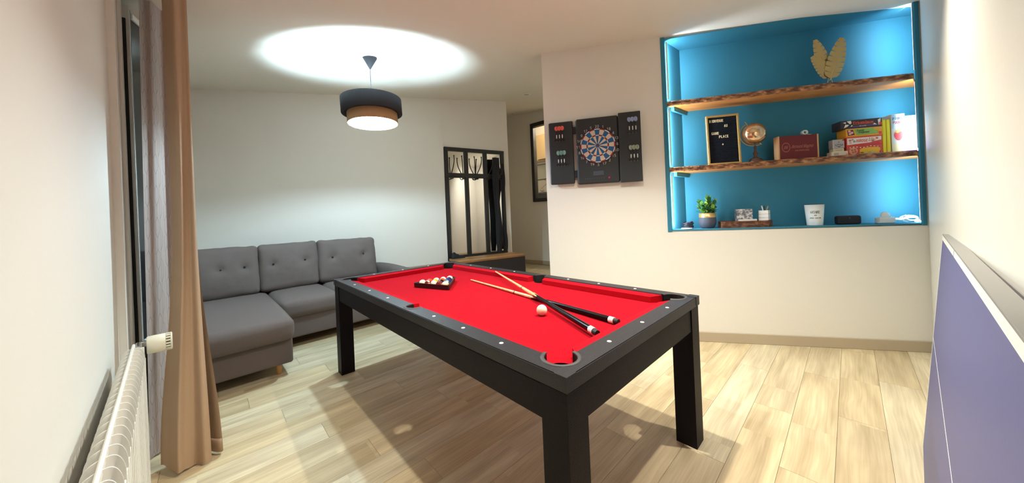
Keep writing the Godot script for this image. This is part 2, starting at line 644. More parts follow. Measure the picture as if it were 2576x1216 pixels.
func build_planks():
	var fl := Node3D.new()
	fl.name = "floor"
	fl.set_meta("kind", "structure")
	fl.set_meta("label", "pale oak plank floor of the games room")
	fl.set_meta("category", "floor")
	add_child(fl)
	var st := new_st()
	extrude(st, PackedVector2Array([Vector2(-5.0, -9.9), Vector2(4.2, -9.9), Vector2(4.2, 2.0), Vector2(-5.0, 2.0)]), PLAN, -0.12, -0.009)
	part("floor_base", done(st), M.oak_base, fl)
	# planks run along the short side of the pool table; clipped to the room and laid as far as they show
	var fr := frame(TAB.x, TAB.y, TAB.z)
	var inv := fr.affine_inverse()
	var zone := PackedVector2Array()
	for p in [Vector2(-0.74, 0.46), Vector2(-0.70, -0.20), Vector2(0.84, -0.20), Vector2(0.84, 0.46), Vector2(3.40, 2.60), plan_of(NICHE_O, -1.355, 0.0), plan_of(NICHE_O, -1.355, -0.34), Vector2(1.30, 7.35), Vector2(-0.03, 8.56), plan_of(BACK_O, 4.384, -0.1), plan_of(BACK_O, 4.384, -0.025), plan_of(BACK_O, -0.3, 0.0), plan_of(LEFT_O, 5.2, -0.18), plan_of(LEFT_O, 0.7, -0.18)]:
		var l := inv * V(p.x, 0, p.y)
		zone.append(Vector2(l.x, l.z))
	var w := 0.186
	var len := 1.24
	var n := 0
	for r in range(-42, 22):
		var z0 := r * w + 0.03
		var off := fposmod(r * 0.437, 1.0) * len
		for k in range(-4, 6):
			var x0 := -off + k * len
			var piece := rect(x0 + 0.0007, z0 + 0.0007, x0 + len - 0.0007, z0 + w - 0.0007)
			for poly in Geometry2D.intersect_polygons(piece, zone):
				if n >= 300:
					break
				n += 1
				plank(fl, poly, x0, z0, w, n)
	for c in fl.get_children():
		if c.name.begins_with("plank"):
			c.transform = fr

func plank(fl: Node, poly: PackedVector2Array, x0: float, z0: float, w: float, n: int):
	var st := SurfaceTool.new()
	st.begin(Mesh.PRIMITIVE_TRIANGLES)
	st.set_smooth_group(-1)
	var u0 := fposmod(n * 0.381, 1.0)
	var v0 := fposmod(n * 0.617, 1.0)
	var uv := func(p: Vector2) -> Vector2: return Vector2(u0 + (p.x - x0) * 0.62, v0 + (p.y - z0) / w * 0.24)
	var idx := Geometry2D.triangulate_polygon(poly)
	for i in range(0, idx.size(), 3):
		var t := [poly[idx[i]], poly[idx[i + 1]], poly[idx[i + 2]]]
		if (t[1] - t[0]).cross(t[2] - t[0]) < 0:
			t.reverse()
		for p in t:
			st.set_uv(uv.call(p))
			st.add_vertex(Vector3(p.x, 0, p.y))
	for i in poly.size():
		var a := poly[i]
		var b := poly[(i + 1) % poly.size()]
		st.set_uv(uv.call(a))
		quad(st, Vector3(a.x, 0, a.y), Vector3(b.x, 0, b.y), Vector3(b.x, -0.008, b.y), Vector3(a.x, -0.008, a.y), Vector3((a.x + b.x) / 2 - x0 - 0.62, 0, (a.y + b.y) / 2 - z0 - w / 2))
	part("plank", done(st), M.oak[(n * 7 + n / 3) % 4], fl)

const SH := 0.79     # the niche runs into the wall at a slant: u gained per metre of depth

func niche_poly(u0: float, u1: float, d0: float, d1: float) -> PackedVector2Array:
	return PackedVector2Array([Vector2(u0 + SH * d0, -d0), Vector2(u1 + SH * d0, -d0), Vector2(u1 + SH * d1, -d1), Vector2(u0 + SH * d1, -d1)])

func build_niche():
	var wall := get_node("wall_right")
	var st := new_st()
	extrude(st, niche_poly(-0.23, 1.76, 0.28, 0.30), PLAN, 1.03, 2.90)
	part("niche_back", done(st), M.blue, wall)
	st = new_st()
	extrude(st, niche_poly(-0.207, -0.19, 0.012, 0.29), PLAN, 1.03, 2.90)
	part("niche_side", done(st), M.blue, wall)
	st = new_st()
	extrude(st, niche_poly(1.713, 1.73, 0.012, 0.29), PLAN, 1.03, 2.90)
	part("niche_side", done(st), M.blue, wall)
	st = new_st()
	extrude(st, niche_poly(-0.207, 1.73, 0.0, 0.29), PLAN, 1.035, 1.055)
	part("niche_sill", done(st), M.blue, wall)
	st = new_st()
	extrude(st, niche_poly(-0.207, 1.73, 0.0, 0.29), PLAN, 2.88, 2.90)
	part("niche_soffit", done(st), M.blue, wall)
	for s in [[-0.207, -0.171], [1.698, 1.73]]:
		st = new_st()
		bx(st, Vector3((s[0] + s[1]) / 2, 1.9675, 0.0), Vector3(s[1] - s[0], 1.865, 0.016), 0.003)
		part("niche_lip", done(st), M.blue, wall)
	# shelves of live-edge wood
	for k in 2:
		var top: float = [1.655, 2.290][k]
		var sh := thing("wall_shelf", ["lower live-edge wooden shelf in the blue niche, holding games and a globe", "upper live-edge wooden shelf in the blue niche, under the golden leaf ornament"][k], "shelf", at_wall(NICHE_O) * T3(0, top, 0), "shelves in the blue niche")
		var fn := FastNoiseLite.new()
		fn.seed = 40 + k
		fn.frequency = 1.6
		var edge := func(u: float) -> float: return 0.012 + 0.012 * fn.get_noise_1d(u * 2.0) + 0.005 * fn.get_noise_1d(u * 9.0)
		var lo := func(u: float) -> float: return -0.046 + 0.007 * fn.get_noise_1d(u * 3.0 + 50.0)
		var pl := PackedVector2Array()
		var n := 40
		for i in n + 1:
			var u := lerpf(-0.168, 1.696, float(i) / n)
			pl.append(Vector2(u, -edge.call(u) - 0.006))
		pl.append(Vector2(1.696 + SH * 0.279, -0.279))
		pl.append(Vector2(-0.168 + SH * 0.279, -0.279))
		st = new_st()
		extrude(st, pl, PLAN, -0.044, -0.0005)
		part("board", done(st), M.shelf_wood, sh)
		st = new_st()
		grid(st, 80, 5, func(a: float, b: float) -> Vector3:
			var u := lerpf(-0.169, 1.697, a)
			var y: float = lerpf(lo.call(u), 0.0, b)
			var d: float = edge.call(u) - 0.005 * sin(PI * b) + 0.002 * fn.get_noise_2d(u * 22.0, b * 6.0) + (0.006 if b < 0.01 or b > 0.99 else 0.0)
			return Vector3(u, y, -d))
		part("bark_edge", done(st), M.bark, sh, Transform3D(), "dark rough bark edge")
		st = new_st()
		extrude(st, niche_poly(-0.168, -0.140, 0.06, 0.27), PLAN, -0.085, -0.045)
		part("support", done(st), M.blue, sh)
	# light strips behind the two lips, between the shelves
	var fr := at_wall(NICHE_O)
	var spans := [[1.075, 1.59], [1.67, 2.22], [2.31, 2.86]]
	for side in 2:
		for i in 3:
			var s: Array = spans[i]
			var h: float = s[1] - s[0]
			var u: float = [-0.164, 1.692][side]
			var o := thing("light_strip", "%s light strip behind the %s lip of the niche, %s" % [["cold white", "cold white"][side], ["left", "right"][side], ["below the lower shelf", "between the two shelves", "above the upper shelf"][i]], "light strip", fr * T3(u + SH * 0.018, s[0], -0.018), "light strips of the niche")
			part("strip_base", box_mesh(Vector3(0, h / 2, 0.004), Vector3(0.012, h, 0.004), 0.0), M.white, o)
			part("diode_band", box_mesh(Vector3(0, h / 2, 0.0), Vector3(0.008, h - 0.01, 0.003), 0.0), M.led, o)
			var l := AreaLight3D.new()
			l.name = "light_strip_glow"
			l.area_size = Vector2(0.008, h - 0.01)
			l.area_normalize_energy = true
			l.light_energy = LED_ENERGY * [1.0, 0.72][side]
			l.light_color = LED_COLOR
			l.area_range = 8.0
			l.shadow_enabled = true
			add_child(l, true)
			var dirn: Vector3 = Vector3([0.75, 0.35][side], 0, -0.7).normalized()
			var p := Vector3(u + SH * 0.018 + [0.004, -0.006][side], (s[0] + s[1]) / 2, -0.024)
			l.transform = fr * Transform3D(Basis.looking_at(dirn, Vector3.UP), p)

func build_window():
	# window in the left wall, seen along the wall: casing, stiles with black seals, one narrow leaf ajar
	var fr := at_wall(LEFT_O)
	var w := Node3D.new()
	w.name = "window_1"
	w.transform = fr
	w.set_meta("kind", "structure")
	w.set_meta("label", "tall white window behind the radiator, its glass dark with night")
	w.set_meta("category", "window")
	add_child(w)
	var y0 := 0.56
	var y1 := 2.58
	var ym := (y0 + y1) / 2
	var h := y1 - y0
	var st := new_st()
	bx(st, Vector3(2.712, ym, -0.215), Vector3(0.125, h, 0.13), 0.003)
	bx(st, Vector3(3.42, ym, -0.215), Vector3(0.06, h, 0.13), 0.003)
	bx(st, Vector3(3.05, y1 - 0.02, -0.235), Vector3(0.70, 0.04, 0.13), 0.003)
	bx(st, Vector3(3.05, y0 + 0.02, -0.235), Vector3(0.70, 0.04, 0.13), 0.003)
	part("casing", done(st), M.upvc, w)
	part("seal", box_mesh(Vector3(2.7775, ym, -0.20), Vector3(0.006, h, 0.10)), M.gasket, w)
	part("stile", box_mesh(Vector3(2.815, ym, -0.19), Vector3(0.07, h, 0.11), 0.004), M.upvc, w)
	part("seal", box_mesh(Vector3(2.856, ym - 0.04, -0.19), Vector3(0.012, h - 0.10, 0.136)), M.gasket, w)
	part("stile", box_mesh(Vector3(2.895, ym, -0.16), Vector3(0.065, h, 0.104), 0.004), M.upvc, w)
	part("seal", box_mesh(Vector3(2.932, ym, -0.158), Vector3(0.010, h, 0.104)), M.upvc_grey, w)
	var leaf := Node3D.new()
	leaf.name = "leaf"
	leaf.transform = T3(2.942, 0, -0.112) * TR(0, 0, 0, 0, -22, 0)
	w.add_child(leaf)
	part("pane", box_mesh(Vector3(0.16, ym, -0.012), Vector3(0.31, h - 0.06, 0.010)), M.night_glass, leaf)
	st = new_st()
	bx(st, Vector3(0.335, ym, -0.015), Vector3(0.045, h, 0.045), 0.004)
	bx(st, Vector3(0.17, y1 - 0.02, -0.015), Vector3(0.30, 0.035, 0.04), 0.004)
	bx(st, Vector3(0.17, y0 + 0.02, -0.015), Vector3(0.30, 0.035, 0.04), 0.004)
	part("sash", done(st), M.upvc, leaf)

func build_hall():
	# hall behind the back wall and the wall with the niche, with an inner window into a kitchen
	var a := Vector2(-0.03, 8.60)
	var b := Vector2(0.90, 7.79)
	var ang := atan2(b.y - a.y, b.x - a.x)
	var fr := frame(a.x, a.y, ang)
	var o := Vector3(a.x, a.y, ang)
	# on this wall x = 0 is at the left edge of the opening seen in the photograph; the inner window starts at 0.78
	var st := new_st()
	slab(st, o, -1.6, 0.83, -0.10, 0.0, 0)
	slab(st, o, 0.83, 2.1, -0.10, 0.0, 0, 1.60)
	slab(st, o, 0.83, 2.1, -0.10, 0.0, 3.52)
	slab(st, o, 2.1, 2.9, -0.10, 0.0, 0)
	struct("wall_hall", done(st), M.wall, fr)
	st = new_st()
	bx(st, Vector3(0.6, 0.05, 0.007), Vector3(4.2, 0.1, 0.014), 0.003)
	struct("baseboard_hall", done(st), M.baseboard, fr)
	# hall sides, out of sight, that close it
	st = new_st()
	var far := fr * Vector3(-1.6, 0, 0)
	var far2 := fr * Vector3(2.9, 0, 0)
	for w in [[plan_of(BACK_O, 3.3, -0.06), Vector2(far.x, -far.z)], [plan_of(NICHE_O, 1.9, -0.33), Vector2(far2.x, -far2.z)]]:
		var p: Vector2 = w[0]
		var q: Vector2 = w[1]
		var n := (q - p).orthogonal().normalized() * 0.05
		quad(st, V(p.x - n.x, 0, p.y - n.y), V(q.x - n.x, 0, q.y - n.y), V(q.x - n.x, ceil_y(q.x, q.y), q.y - n.y), V(p.x - n.x, ceil_y(p.x, p.y), p.y - n.y), V(-n.x, 0, -n.y))
		quad(st, V(p.x + n.x, 0, p.y + n.y), V(q.x + n.x, 0, q.y + n.y), V(q.x + n.x, ceil_y(q.x, q.y), q.y + n.y), V(p.x + n.x, ceil_y(p.x, p.y), p.y + n.y), V(n.x, 0, n.y))
	struct("wall_hall_side", done(st), M.wall)
	# inner window
	var w1 := Node3D.new()
	w1.name = "window_2"
	w1.set_meta("kind", "structure")
	w1.set_meta("label", "black-framed inner window between the hall and the kitchen")
	w1.set_meta("category", "window")
	w1.transform = fr
	add_child(w1)
	st = new_st()
	bx(st, Vector3(0.86, 2.56, 0.0), Vector3(0.09, 1.97, 0.13), 0.004)
	bx(st, Vector3(2.06, 2.56, 0.0), Vector3(0.09, 1.97, 0.13), 0.004)
	bx(st, Vector3(1.46, 3.50, 0.0), Vector3(1.11, 0.09, 0.13), 0.004)
	bx(st, Vector3(1.46, 1.62, 0.0), Vector3(1.11, 0.09, 0.13), 0.004)
	part("window_frame", done(st), M.metal_black, w1)
	part("pane", box_mesh(Vector3(1.46, 2.56, -0.02), Vector3(1.12, 1.80, 0.006)), M.pane, w1)
	# kitchen nook behind it
	st = new_st()
	slab(st, o, -0.4, 2.9, -1.20, -1.10, 0)
	slab(st, o, -0.5, -0.4, -1.20, -0.10, 0)
	slab(st, o, 2.8, 2.9, -1.20, -0.10, 0)
	struct("wall_kitchen", done(st), M.wall, fr)
	var cab := thing("wall_cabinet", "light wood wall cabinet seen through the black-framed hall window", "cabinet", fr * T3(0.14, 2.76, -1.09))
	part("body", box_mesh(Vector3(0.6, 0.36, 0.15), Vector3(1.2, 0.72, 0.30), 0.004), mat(C(222, 190, 140), 0.5), cab)
	part("door", box_mesh(Vector3(0.3, 0.36, 0.312), Vector3(0.58, 0.70, 0.02), 0.004), mat(C(226, 196, 146), 0.45), cab)
	part("door", box_mesh(Vector3(0.9, 0.36, 0.312), Vector3(0.58, 0.70, 0.02), 0.004), mat(C(226, 196, 146), 0.45), cab)
	part("handle", box_mesh(Vector3(0.45, 0.02, 0.33), Vector3(0.3, 0.02, 0.02), 0.004), M.metal_black, cab)
	var pic := thing("picture_frame", "thin black picture frame seen through the hall window under the cabinet", "picture frame", fr * T3(0.10, 2.28, -1.095))
	st = new_st()
	for k in [[0.0, 0.2, 0.02, 0.44], [0.42, 0.2, 0.02, 0.44], [0.21, 0.42, 0.44, 0.02], [0.21, -0.01, 0.44, 0.02]]:
		bx(st, Vector3(k[0], k[1], 0.01), Vector3(k[2], k[3], 0.02), 0.002)
	part("frame", done(st), M.metal_black, pic)
	part("backing", box_mesh(Vector3(0.21, 0.2, 0.003), Vector3(0.41, 0.42, 0.004)), mat(C(200, 204, 196), 0.5), pic)
	var cb := thing("power_cable", "thin cable hanging on the kitchen wall behind the hall window", "cable", fr * T3(0.40, 1.96, -1.055))
	var pts := []
	for k in 14:
		var t := k / 13.0
		pts.append(Vector3(0.10 * sin(t * 5.0), 0.30 * (1.0 - t), 0.0))
	part("cord", tube_mesh(pts, 0.006, 6), mat(C(150, 148, 140), 0.6), cb)
	part("plug", lathe_mesh([Vector2(0, -0.04), Vector2(0.03, -0.03), Vector2(0.035, 0.0), Vector2(0.012, 0.03), Vector2(0, 0.035)], 12, true, T3(-0.096, 0, 0)), mat(C(190, 188, 178), 0.5), cb)
	var wt := thing("kitchen_counter", "dark navy counter seen at the bottom of the hall window", "counter", fr * T3(-0.3, 0, -1.09))
	part("worktop", box_mesh(Vector3(1.15, 1.83, 0.25), Vector3(2.3, 0.05, 0.5), 0.005), mat(C(60, 58, 74), 0.4), wt)
	part("body", box_mesh(Vector3(1.15, 0.90, 0.24), Vector3(2.28, 1.80, 0.46), 0.004), mat(C(52, 50, 66), 0.5), wt)
	var lamp := thing("ceiling_lamp", "small round kitchen lamp above the cabinet behind the hall window", "lamp", fr * T3(1.6, 3.7, -0.55))
	part("glow_disc", lathe_mesh([Vector2(0, -0.02), Vector2(0.08, -0.02), Vector2(0.09, 0.0), Vector2(0.09, 0.03), Vector2(0, 0.03)], 16), M.spot_glow, lamp)
	var l := OmniLight3D.new()
	l.name = "kitchen_lamp_light"
	l.position = fr * Vector3(1.6, 3.66, -0.55)
	l.light_energy = 2.4
	l.light_color = Color(1.0, 0.95, 0.84)
	l.light_size = 0.06
	l.omni_range = 8.0
	l.omni_attenuation = 2.0
	l.shadow_enabled = true
	add_child(l)
	var hp := V(1.9, ceil_y(1.9, 4.5), 4.5)
	var hl := thing("hall_spotlight", "white hall spotlight behind the niche wall, turned to the hall side wall", "spotlight", Transform3D(Basis(), hp))
	var aim := (V(3.1, 1.5, 3.7) - hp).normalized()
	var hb := Basis(Quaternion(Vector3.DOWN, aim))
	part("housing", lathe_mesh([Vector2(0.0, 0.0), Vector2(0.045, 0.0), Vector2(0.045, -0.11), Vector2(0.04, -0.11), Vector2(0.036, -0.09), Vector2(0, -0.09)], 20), M.white, hl, Transform3D(hb, Vector3(0, -0.03, 0)))
	part("bulb", lathe_mesh([Vector2(0, -0.155), Vector2(0.02, -0.15), Vector2(0.03, -0.13), Vector2(0.02, -0.10), Vector2(0, -0.095)], 14), M.spot_glow, hl, Transform3D(hb, Vector3(0, -0.03, 0)))
	var l2 := SpotLight3D.new()
	l2.name = "hall_spot_beam"
	l2.transform = Transform3D(Basis.looking_at(aim, Vector3.UP), hp + Vector3(0, -0.03, 0) + aim * 0.135)
	l2.light_energy = 4.6
	l2.light_color = Color(1.0, 0.985, 0.95)
	l2.spot_angle = 55.0
	l2.spot_angle_attenuation = 0.8
	l2.light_size = 0.022
	l2.spot_range = 10.0
	l2.shadow_enabled = true
	add_child(l2)
	# recessed downlights in the hall ceiling, switched off
	for p in [[0.34, 5.55], [0.12, 8.0]]:
		var f := Vector2(p[0], p[1])
		var d := thing("recessed_downlight", ["small round unlit downlight in the hall ceiling, the nearer of two", "small round unlit downlight in the hall ceiling, the one near the far wall"][0 if p[1] < 7 else 1], "downlight", T3(f.x, ceil_y(f.x, f.y), -f.y) * TR(0, 0, 0, 10.7, 0, 0), "hall downlights")
		part("ring", lathe_mesh([Vector2(0.05, 0.0), Vector2(0.052, -0.008), Vector2(0.07, -0.008), Vector2(0.075, 0.0)], 20), M.white, d)
		part("lamp_face", lathe_mesh([Vector2(0, -0.002), Vector2(0.05, -0.002)], 16), mat(C(120, 112, 100), 0.4), d)
	# the three spotlights above the table (just outside the picture)
	for i in 3:
		var p: Vector2 = SPOTS[i]
		var y := ceil_y(p.x, p.y)
		var s := thing("ceiling_spotlight", ["white ceiling spotlight above the right half of the pool table", "white ceiling spotlight above the floor beyond the right end of the pool table", "white ceiling spotlight above the side of the pool table near the sofa"][i], "spotlight", T3(p.x, y, -p.y), "ceiling spotlights")
		part("housing", lathe_mesh([Vector2(0.0, 0.0), Vector2(0.045, 0.0), Vector2(0.045, -0.11), Vector2(0.04, -0.11), Vector2(0.036, -0.09), Vector2(0, -0.09)], 20), M.white, s)
		part("bulb", lathe_mesh([Vector2(0, -0.155), Vector2(0.02, -0.15), Vector2(0.03, -0.13), Vector2(0.02, -0.10), Vector2(0, -0.095)], 14), M.spot_glow, s)

# ---------------------------------------------------------------- sofa
func build_sofa():
	var s := thing("corner_sofa", "charcoal grey fabric corner sofa with chaise and buttoned back cushions against the back wall", "sofa", frame(-2.935, 3.762, 0.776))
	var st := new_st()
	soft_box(st, Vector3(0.78, 0.21, 1.66), 0.02, Vector3(0.004, 0.0, 0.006), Vector3(-0.40, 0.205, 0.67))
	part("chaise_base", done(st), M.sofa, s)
	st = new_st()
	soft_box(st, Vector3(1.30, 0.21, 1.01), 0.02, Vector3(0.0, 0.0, 0.006), Vector3(0.65, 0.205, 0.335))
	part("seat_base", done(st), M.sofa, s)
	st = new_st()
	soft_box(st, Vector3(2.12, 0.54, 0.17), 0.035, Vector3(0.0, 0.01, 0.008), Vector3(0.24, 0.39, -0.135))
	part("back_frame", done(st), M.sofa, s)
	st = new_st()
	soft_box(st, Vector3(0.14, 0.52, 1.05), 0.05, Vector3(0.012, 0.02, 0.01), Vector3(1.36, 0.37, 0.315))
	part("armrest", done(st), M.sofa, s)
	st = new_st()
	soft_box(st, Vector3(0.14, 0.52, 1.05), 0.05, Vector3(0.012, 0.02, 0.01), Vector3(-0.87, 0.37, 0.315))
	part("armrest", done(st), M.sofa, s)
	for c in [[-0.80, 0.0, 1.60], [0.004, 0.556, 0.90], [0.560, 1.285, 0.90]]:
		st = new_st()
		soft_box(st, Vector3(c[1] - c[0], 0.185, c[2]), 0.06, Vector3(0.015, 0.022, 0.018), Vector3((c[0] + c[1]) / 2, 0.395, c[2] / 2 - 0.03))
		part("seat_cushion", done(st), M.sofa, s)
	var k := 0
	for c in [[-0.76, -0.075], [-0.065, 0.525], [0.535, 1.255]]:
		var w: float = c[1] - c[0]
		var h := 0.54
		var bs := [Vector2(-0.17 * w / 0.6, 0.035), Vector2(0.155 * w / 0.6, 0.045)]
		if k == 0:
			bs = [Vector2(0.02, 0.03), Vector2(0.22, 0.035)]
		st = new_st()
		var fn := FastNoiseLite.new()
		fn.seed = 5 + k
		fn.frequency = 2.2
		soft_box(st, Vector3(w, h, 0.15), 0.055, Vector3(0.012, 0.014, 0.045), Vector3.ZERO, func(q: Vector3) -> Vector3:
			if q.z > 0.0:
				for b in bs:
					var d := Vector2(q.x, q.y).distance_to(b)
					q.z -= 0.045 * exp(-pow(d / 0.045, 1.3))
			var cr := Vector2(absf(q.x) / (w / 2), absf(q.y) / (h / 2))
			var crn := maxf(0.0, cr.x - 0.7) * maxf(0.0, cr.y - 0.7) * 9.0
			q.x += signf(q.x) * crn * 0.016
			q.y += signf(q.y) * crn * (0.022 if q.y > 0.0 else 0.0)
			return q + Vector3(fn.get_noise_2d(q.y, q.z), fn.get_noise_2d(q.x + 5.0, q.z + k), fn.get_noise_2d(q.x, q.y)) * 0.014, 26)
		var m := done(st)
		var cu := part("back_cushion", m, M.sofa, s, TR((c[0] + c[1]) / 2, 0.755, 0.015, -11, 0, [0.0, 0.6, -0.8][k]))
		for b in bs:
			part("button", lathe_mesh([Vector2(0, 0.006), Vector2(0.009, 0.004), Vector2(0.012, 0.0), Vector2(0.010, -0.004)], 14), M.button, cu, Transform3D(Basis(Vector3.RIGHT, PI / 2), Vector3(b.x, b.y, 0.078)))
		k += 1
	for p in [[-0.10, 1.41], [-0.72, 1.41], [1.20, 0.74], [-0.72, -0.08], [1.20, -0.08]]:
		part("leg", lathe_mesh([Vector2(0, 0), Vector2(0.014, 0), Vector2(0.024, 0.10), Vector2(0, 0.10)], 14), M.beech, s, T3(p[0], 0, p[1]), "tapered beech leg")

# ---------------------------------------------------------------- pool table
const TL := 1.213
const TW := 0.585
const RW := 0.085
const TH := 0.78
const MIDZ := 0.13

func pockets() -> Array:
	# centre (x, z), radius, direction of its open side
	var a := []
	for sx in [-1.0, 1.0]:
		for sz in [-1.0, 1.0]:
			a.append([Vector2(sx * (TW - RW - 0.010), sz * (TL - RW - 0.010)), 0.060, Vector2(-sx, -sz).normalized(), true])
		a.append([Vector2(sx * (TW - RW + 0.018), MIDZ), 0.05, Vector2(-sx, 0), false])
	return a

func cut_pockets(poly: PackedVector2Array, grow: float) -> Array:
	var polys := [poly]
	for p in pockets():
		var nxt := []
		for q in polys:
			for r in Geometry2D.clip_polygons(q, circle(p[0], p[1] + grow, 40)):
				if not Geometry2D.is_polygon_clockwise(r):
					nxt.append(r)
		polys = nxt
	return polys

func build_table():
	var t := thing("pool_table", "black pool table with red cloth, white rail dots and square legs", "pool table", frame(TAB.x, TAB.y, TAB.z))
	var lw := 0.102
	for sx in [-1.0, 1.0]:
		for sz in [-1.0, 1.0]:
			# the upper end of a leg is cut away on the inside to clear the pocket
			var ls := new_st()
			var lc := Vector3(sx * (TW - lw / 2 - 0.004), 0, sz * (TL - lw / 2 - 0.004))
			bx(ls, lc + Vector3(0, 0.3075, 0), Vector3(lw, 0.615, lw), 0.0)
			bx(ls, lc + Vector3(sx * (lw / 2 - 0.008), 0.671, 0), Vector3(0.016, 0.113, lw), 0.0)
			bx(ls, lc + Vector3(-sx * 0.008, 0.671, sz * (lw / 2 - 0.008)), Vector3(lw - 0.016, 0.113, 0.016), 0.0)
			part("leg", done(ls), M.table_black, t)
	for s in [-1.0, 1.0]:
		part("apron", box_mesh(Vector3(s * (TW - 0.022), 0.668, 0), Vector3(0.026, 0.112, 2 * TL - 2 * lw - 0.012), 0.002), M.table_black, t)
		part("apron", box_mesh(Vector3(0, 0.668, s * (TL - 0.022)), Vector3(2 * TW - 2 * lw - 0.012, 0.112, 0.026), 0.002), M.table_black, t)
	# rails, mitred at the corners and notched for the pockets
	var o := [Vector2(-TW, -TL), Vector2(TW, -TL), Vector2(TW, TL), Vector2(-TW, TL)]
	for k in 4:
		var a: Vector2 = o[k]
		var b: Vector2 = o[(k + 1) % 4]
		var ai := Vector2(signf(a.x) * (TW - RW), signf(a.y) * (TL - RW))
		var bi := Vector2(signf(b.x) * (TW - RW), signf(b.y) * (TL - RW))
		var st := new_st()
		for poly in cut_pockets(PackedVector2Array([a, b, bi, ai]), 0.0):
			extrude(st, poly, PLAN, 0.732, TH - 0.003)
			# eased upper edge
			var ins := Geometry2D.offset_polygon(poly, -0.003)
			for q in ins:
				extrude(st, q, PLAN, TH - 0.0032, TH)
		var r := part("rail", done(st), M.rail_top, t)
		# white sights let into the rail
		var along := b - a
		var mid := (a + b) / 2.0
		var zs := []
		if k % 2 == 0:
			zs = [-0.27, 0.0, 0.27]
		else:
			for h in [[-(TL - RW), MIDZ], [MIDZ, TL - RW]]:
				for q in 3:
					zs.append(lerpf(h[0], h[1], (q + 1) / 4.0))
		for z in zs:
			var c := Vector2(z, signf(mid.y) * (TL - 0.044)) if k % 2 == 0 else Vector2(signf(mid.x) * (TW - 0.044), z)
			part("sight", lathe_mesh([Vector2(0, 0.0012), Vector2(0.0075, 0.0012), Vector2(0.0085, 0.0), Vector2(0.0085, -0.002)], 16, false), M.sight, r, T3(c.x, TH, c.y), "white sight dot")
	# leather corner caps on the mitres
	for sx in [-1.0, 1.0]:
		for sz in [-1.0, 1.0]:
			var st := new_st()
			var e := Vector2(sx, sz)
			var poly := PackedVector2Array([e * Vector2(TW + 0.002, TL + 0.002), e * Vector2(TW - 0.045, TL + 0.002), e * Vector2(TW - 0.052, TL - 0.052), e * Vector2(TW + 0.002, TL - 0.045)])
			if Geometry2D.is_polygon_clockwise(poly):
				poly.reverse()
			extrude(st, poly, PLAN, 0.735, TH + 0.0015)
			part("corner_cap", done(st), M.rail_top, t)
	# cloth and cushions
	var st := new_st()
	for poly in cut_pockets(rect(-TW + RW - 0.002, -TL + RW - 0.002, TW - RW + 0.002, TL - RW + 0.002), -0.002):
		extrude(st, poly, PLAN, 0.712, 0.735)
	part("cloth_bed", done(st), M.felt, t)
	var x1 := TW - RW
	var z1 := TL - RW
	var nose := 0.046
	var cg := 0.075
	var runs := []
	for s in [-1.0, 1.0]:
		runs.append([PackedVector2Array([Vector2(-x1 + cg, s * z1), Vector2(x1 - cg, s * z1), Vector2(x1 - cg - nose, s * (z1 - nose)), Vector2(-x1 + cg + nose, s * (z1 - nose))])])
		runs.append([PackedVector2Array([Vector2(s * x1, -z1 + cg), Vector2(s * x1, MIDZ - 0.06), Vector2(s * (x1 - nose), MIDZ - 0.075), Vector2(s * (x1 - nose), -z1 + cg + nose)])])
		runs.append([PackedVector2Array([Vector2(s * x1, MIDZ + 0.06), Vector2(s * x1, z1 - cg), Vector2(s * (x1 - nose), z1 - cg - nose), Vector2(s * (x1 - nose), MIDZ + 0.075)])])
	for r in runs:
		var p: PackedVector2Array = r[0]
		st = new_st()
		# top surface falls slightly to the nose, which overhangs the cloth
		var y := [0.776, 0.776, 0.768, 0.768]
		var yl := [0.735, 0.735, 0.7365, 0.7365]
		var c := (p[0] + p[1] + p[2] + p[3]) / 4.0
		var hi := []
		var lo := []
		for k in 4:
			var q := p[k]
			hi.append(Vector3(q.x, y[k], q.y))
			lo.append(Vector3(q.x, yl[k], q.y))
		quad(st, hi[0], hi[1], hi[2], hi[3], Vector3.UP)
		quad(st, lo[0], lo[1], lo[2], lo[3], Vector3.DOWN)
		for k in 4:
			var n := (k + 1) % 4
			var m: Vector3 = (hi[k] + lo[n]) / 2.0
			quad(st, hi[k], hi[n], lo[n], lo[k], Vector3(m.x - c.x, 0, m.z - c.y))
		part("cushion", done(st), M.felt, t)
	# pockets: liner, rim and an open net that lets the light through
	for p in pockets():
		var c: Vector2 = p[0]
		var rad: float = p[1]
		var dirn: Vector2 = p[2]
		var a := atan2(dirn.y, dirn.x)
		var half := deg_to_rad(52.0 if p[3] else 78.0)
		st = new_st()
		lathe(st, [Vector2(rad - 0.004, TH - 0.002), Vector2(rad - 0.004, 0.735)], 28, T3(c.x, 0, c.y), true, a + half, a + TAU - half)
		lathe(st, [Vector2(rad + 0.001, 0.735), Vector2(rad + 0.001, TH - 0.002)], 28, T3(c.x, 0, c.y), true, a + half, a + TAU - half)
		lathe(st, [Vector2(rad - 0.004, 0.735), Vector2(rad - 0.005, 0.665), Vector2(rad - 0.001, 0.665), Vector2(rad, 0.713)], 32, T3(c.x, 0, c.y))
		var pk := part("pocket", done(st), M.rubber, t)
		st = new_st()
		lathe(st, [Vector2(rad - 0.005, TH - 0.003), Vector2(rad - 0.005, TH + 0.002), Vector2(rad - 0.002, TH + 0.0035), Vector2(rad + 0.007, TH + 0.003), Vector2(rad + 0.009, TH - 0.001)], 30, Transform3D(Basis(), Vector3(c.x, 0, c.y)), true, a + half, a + TAU - half)
		part("rim", done(st), M.rim_grey, pk)
		st = new_st()
		var nn := 10
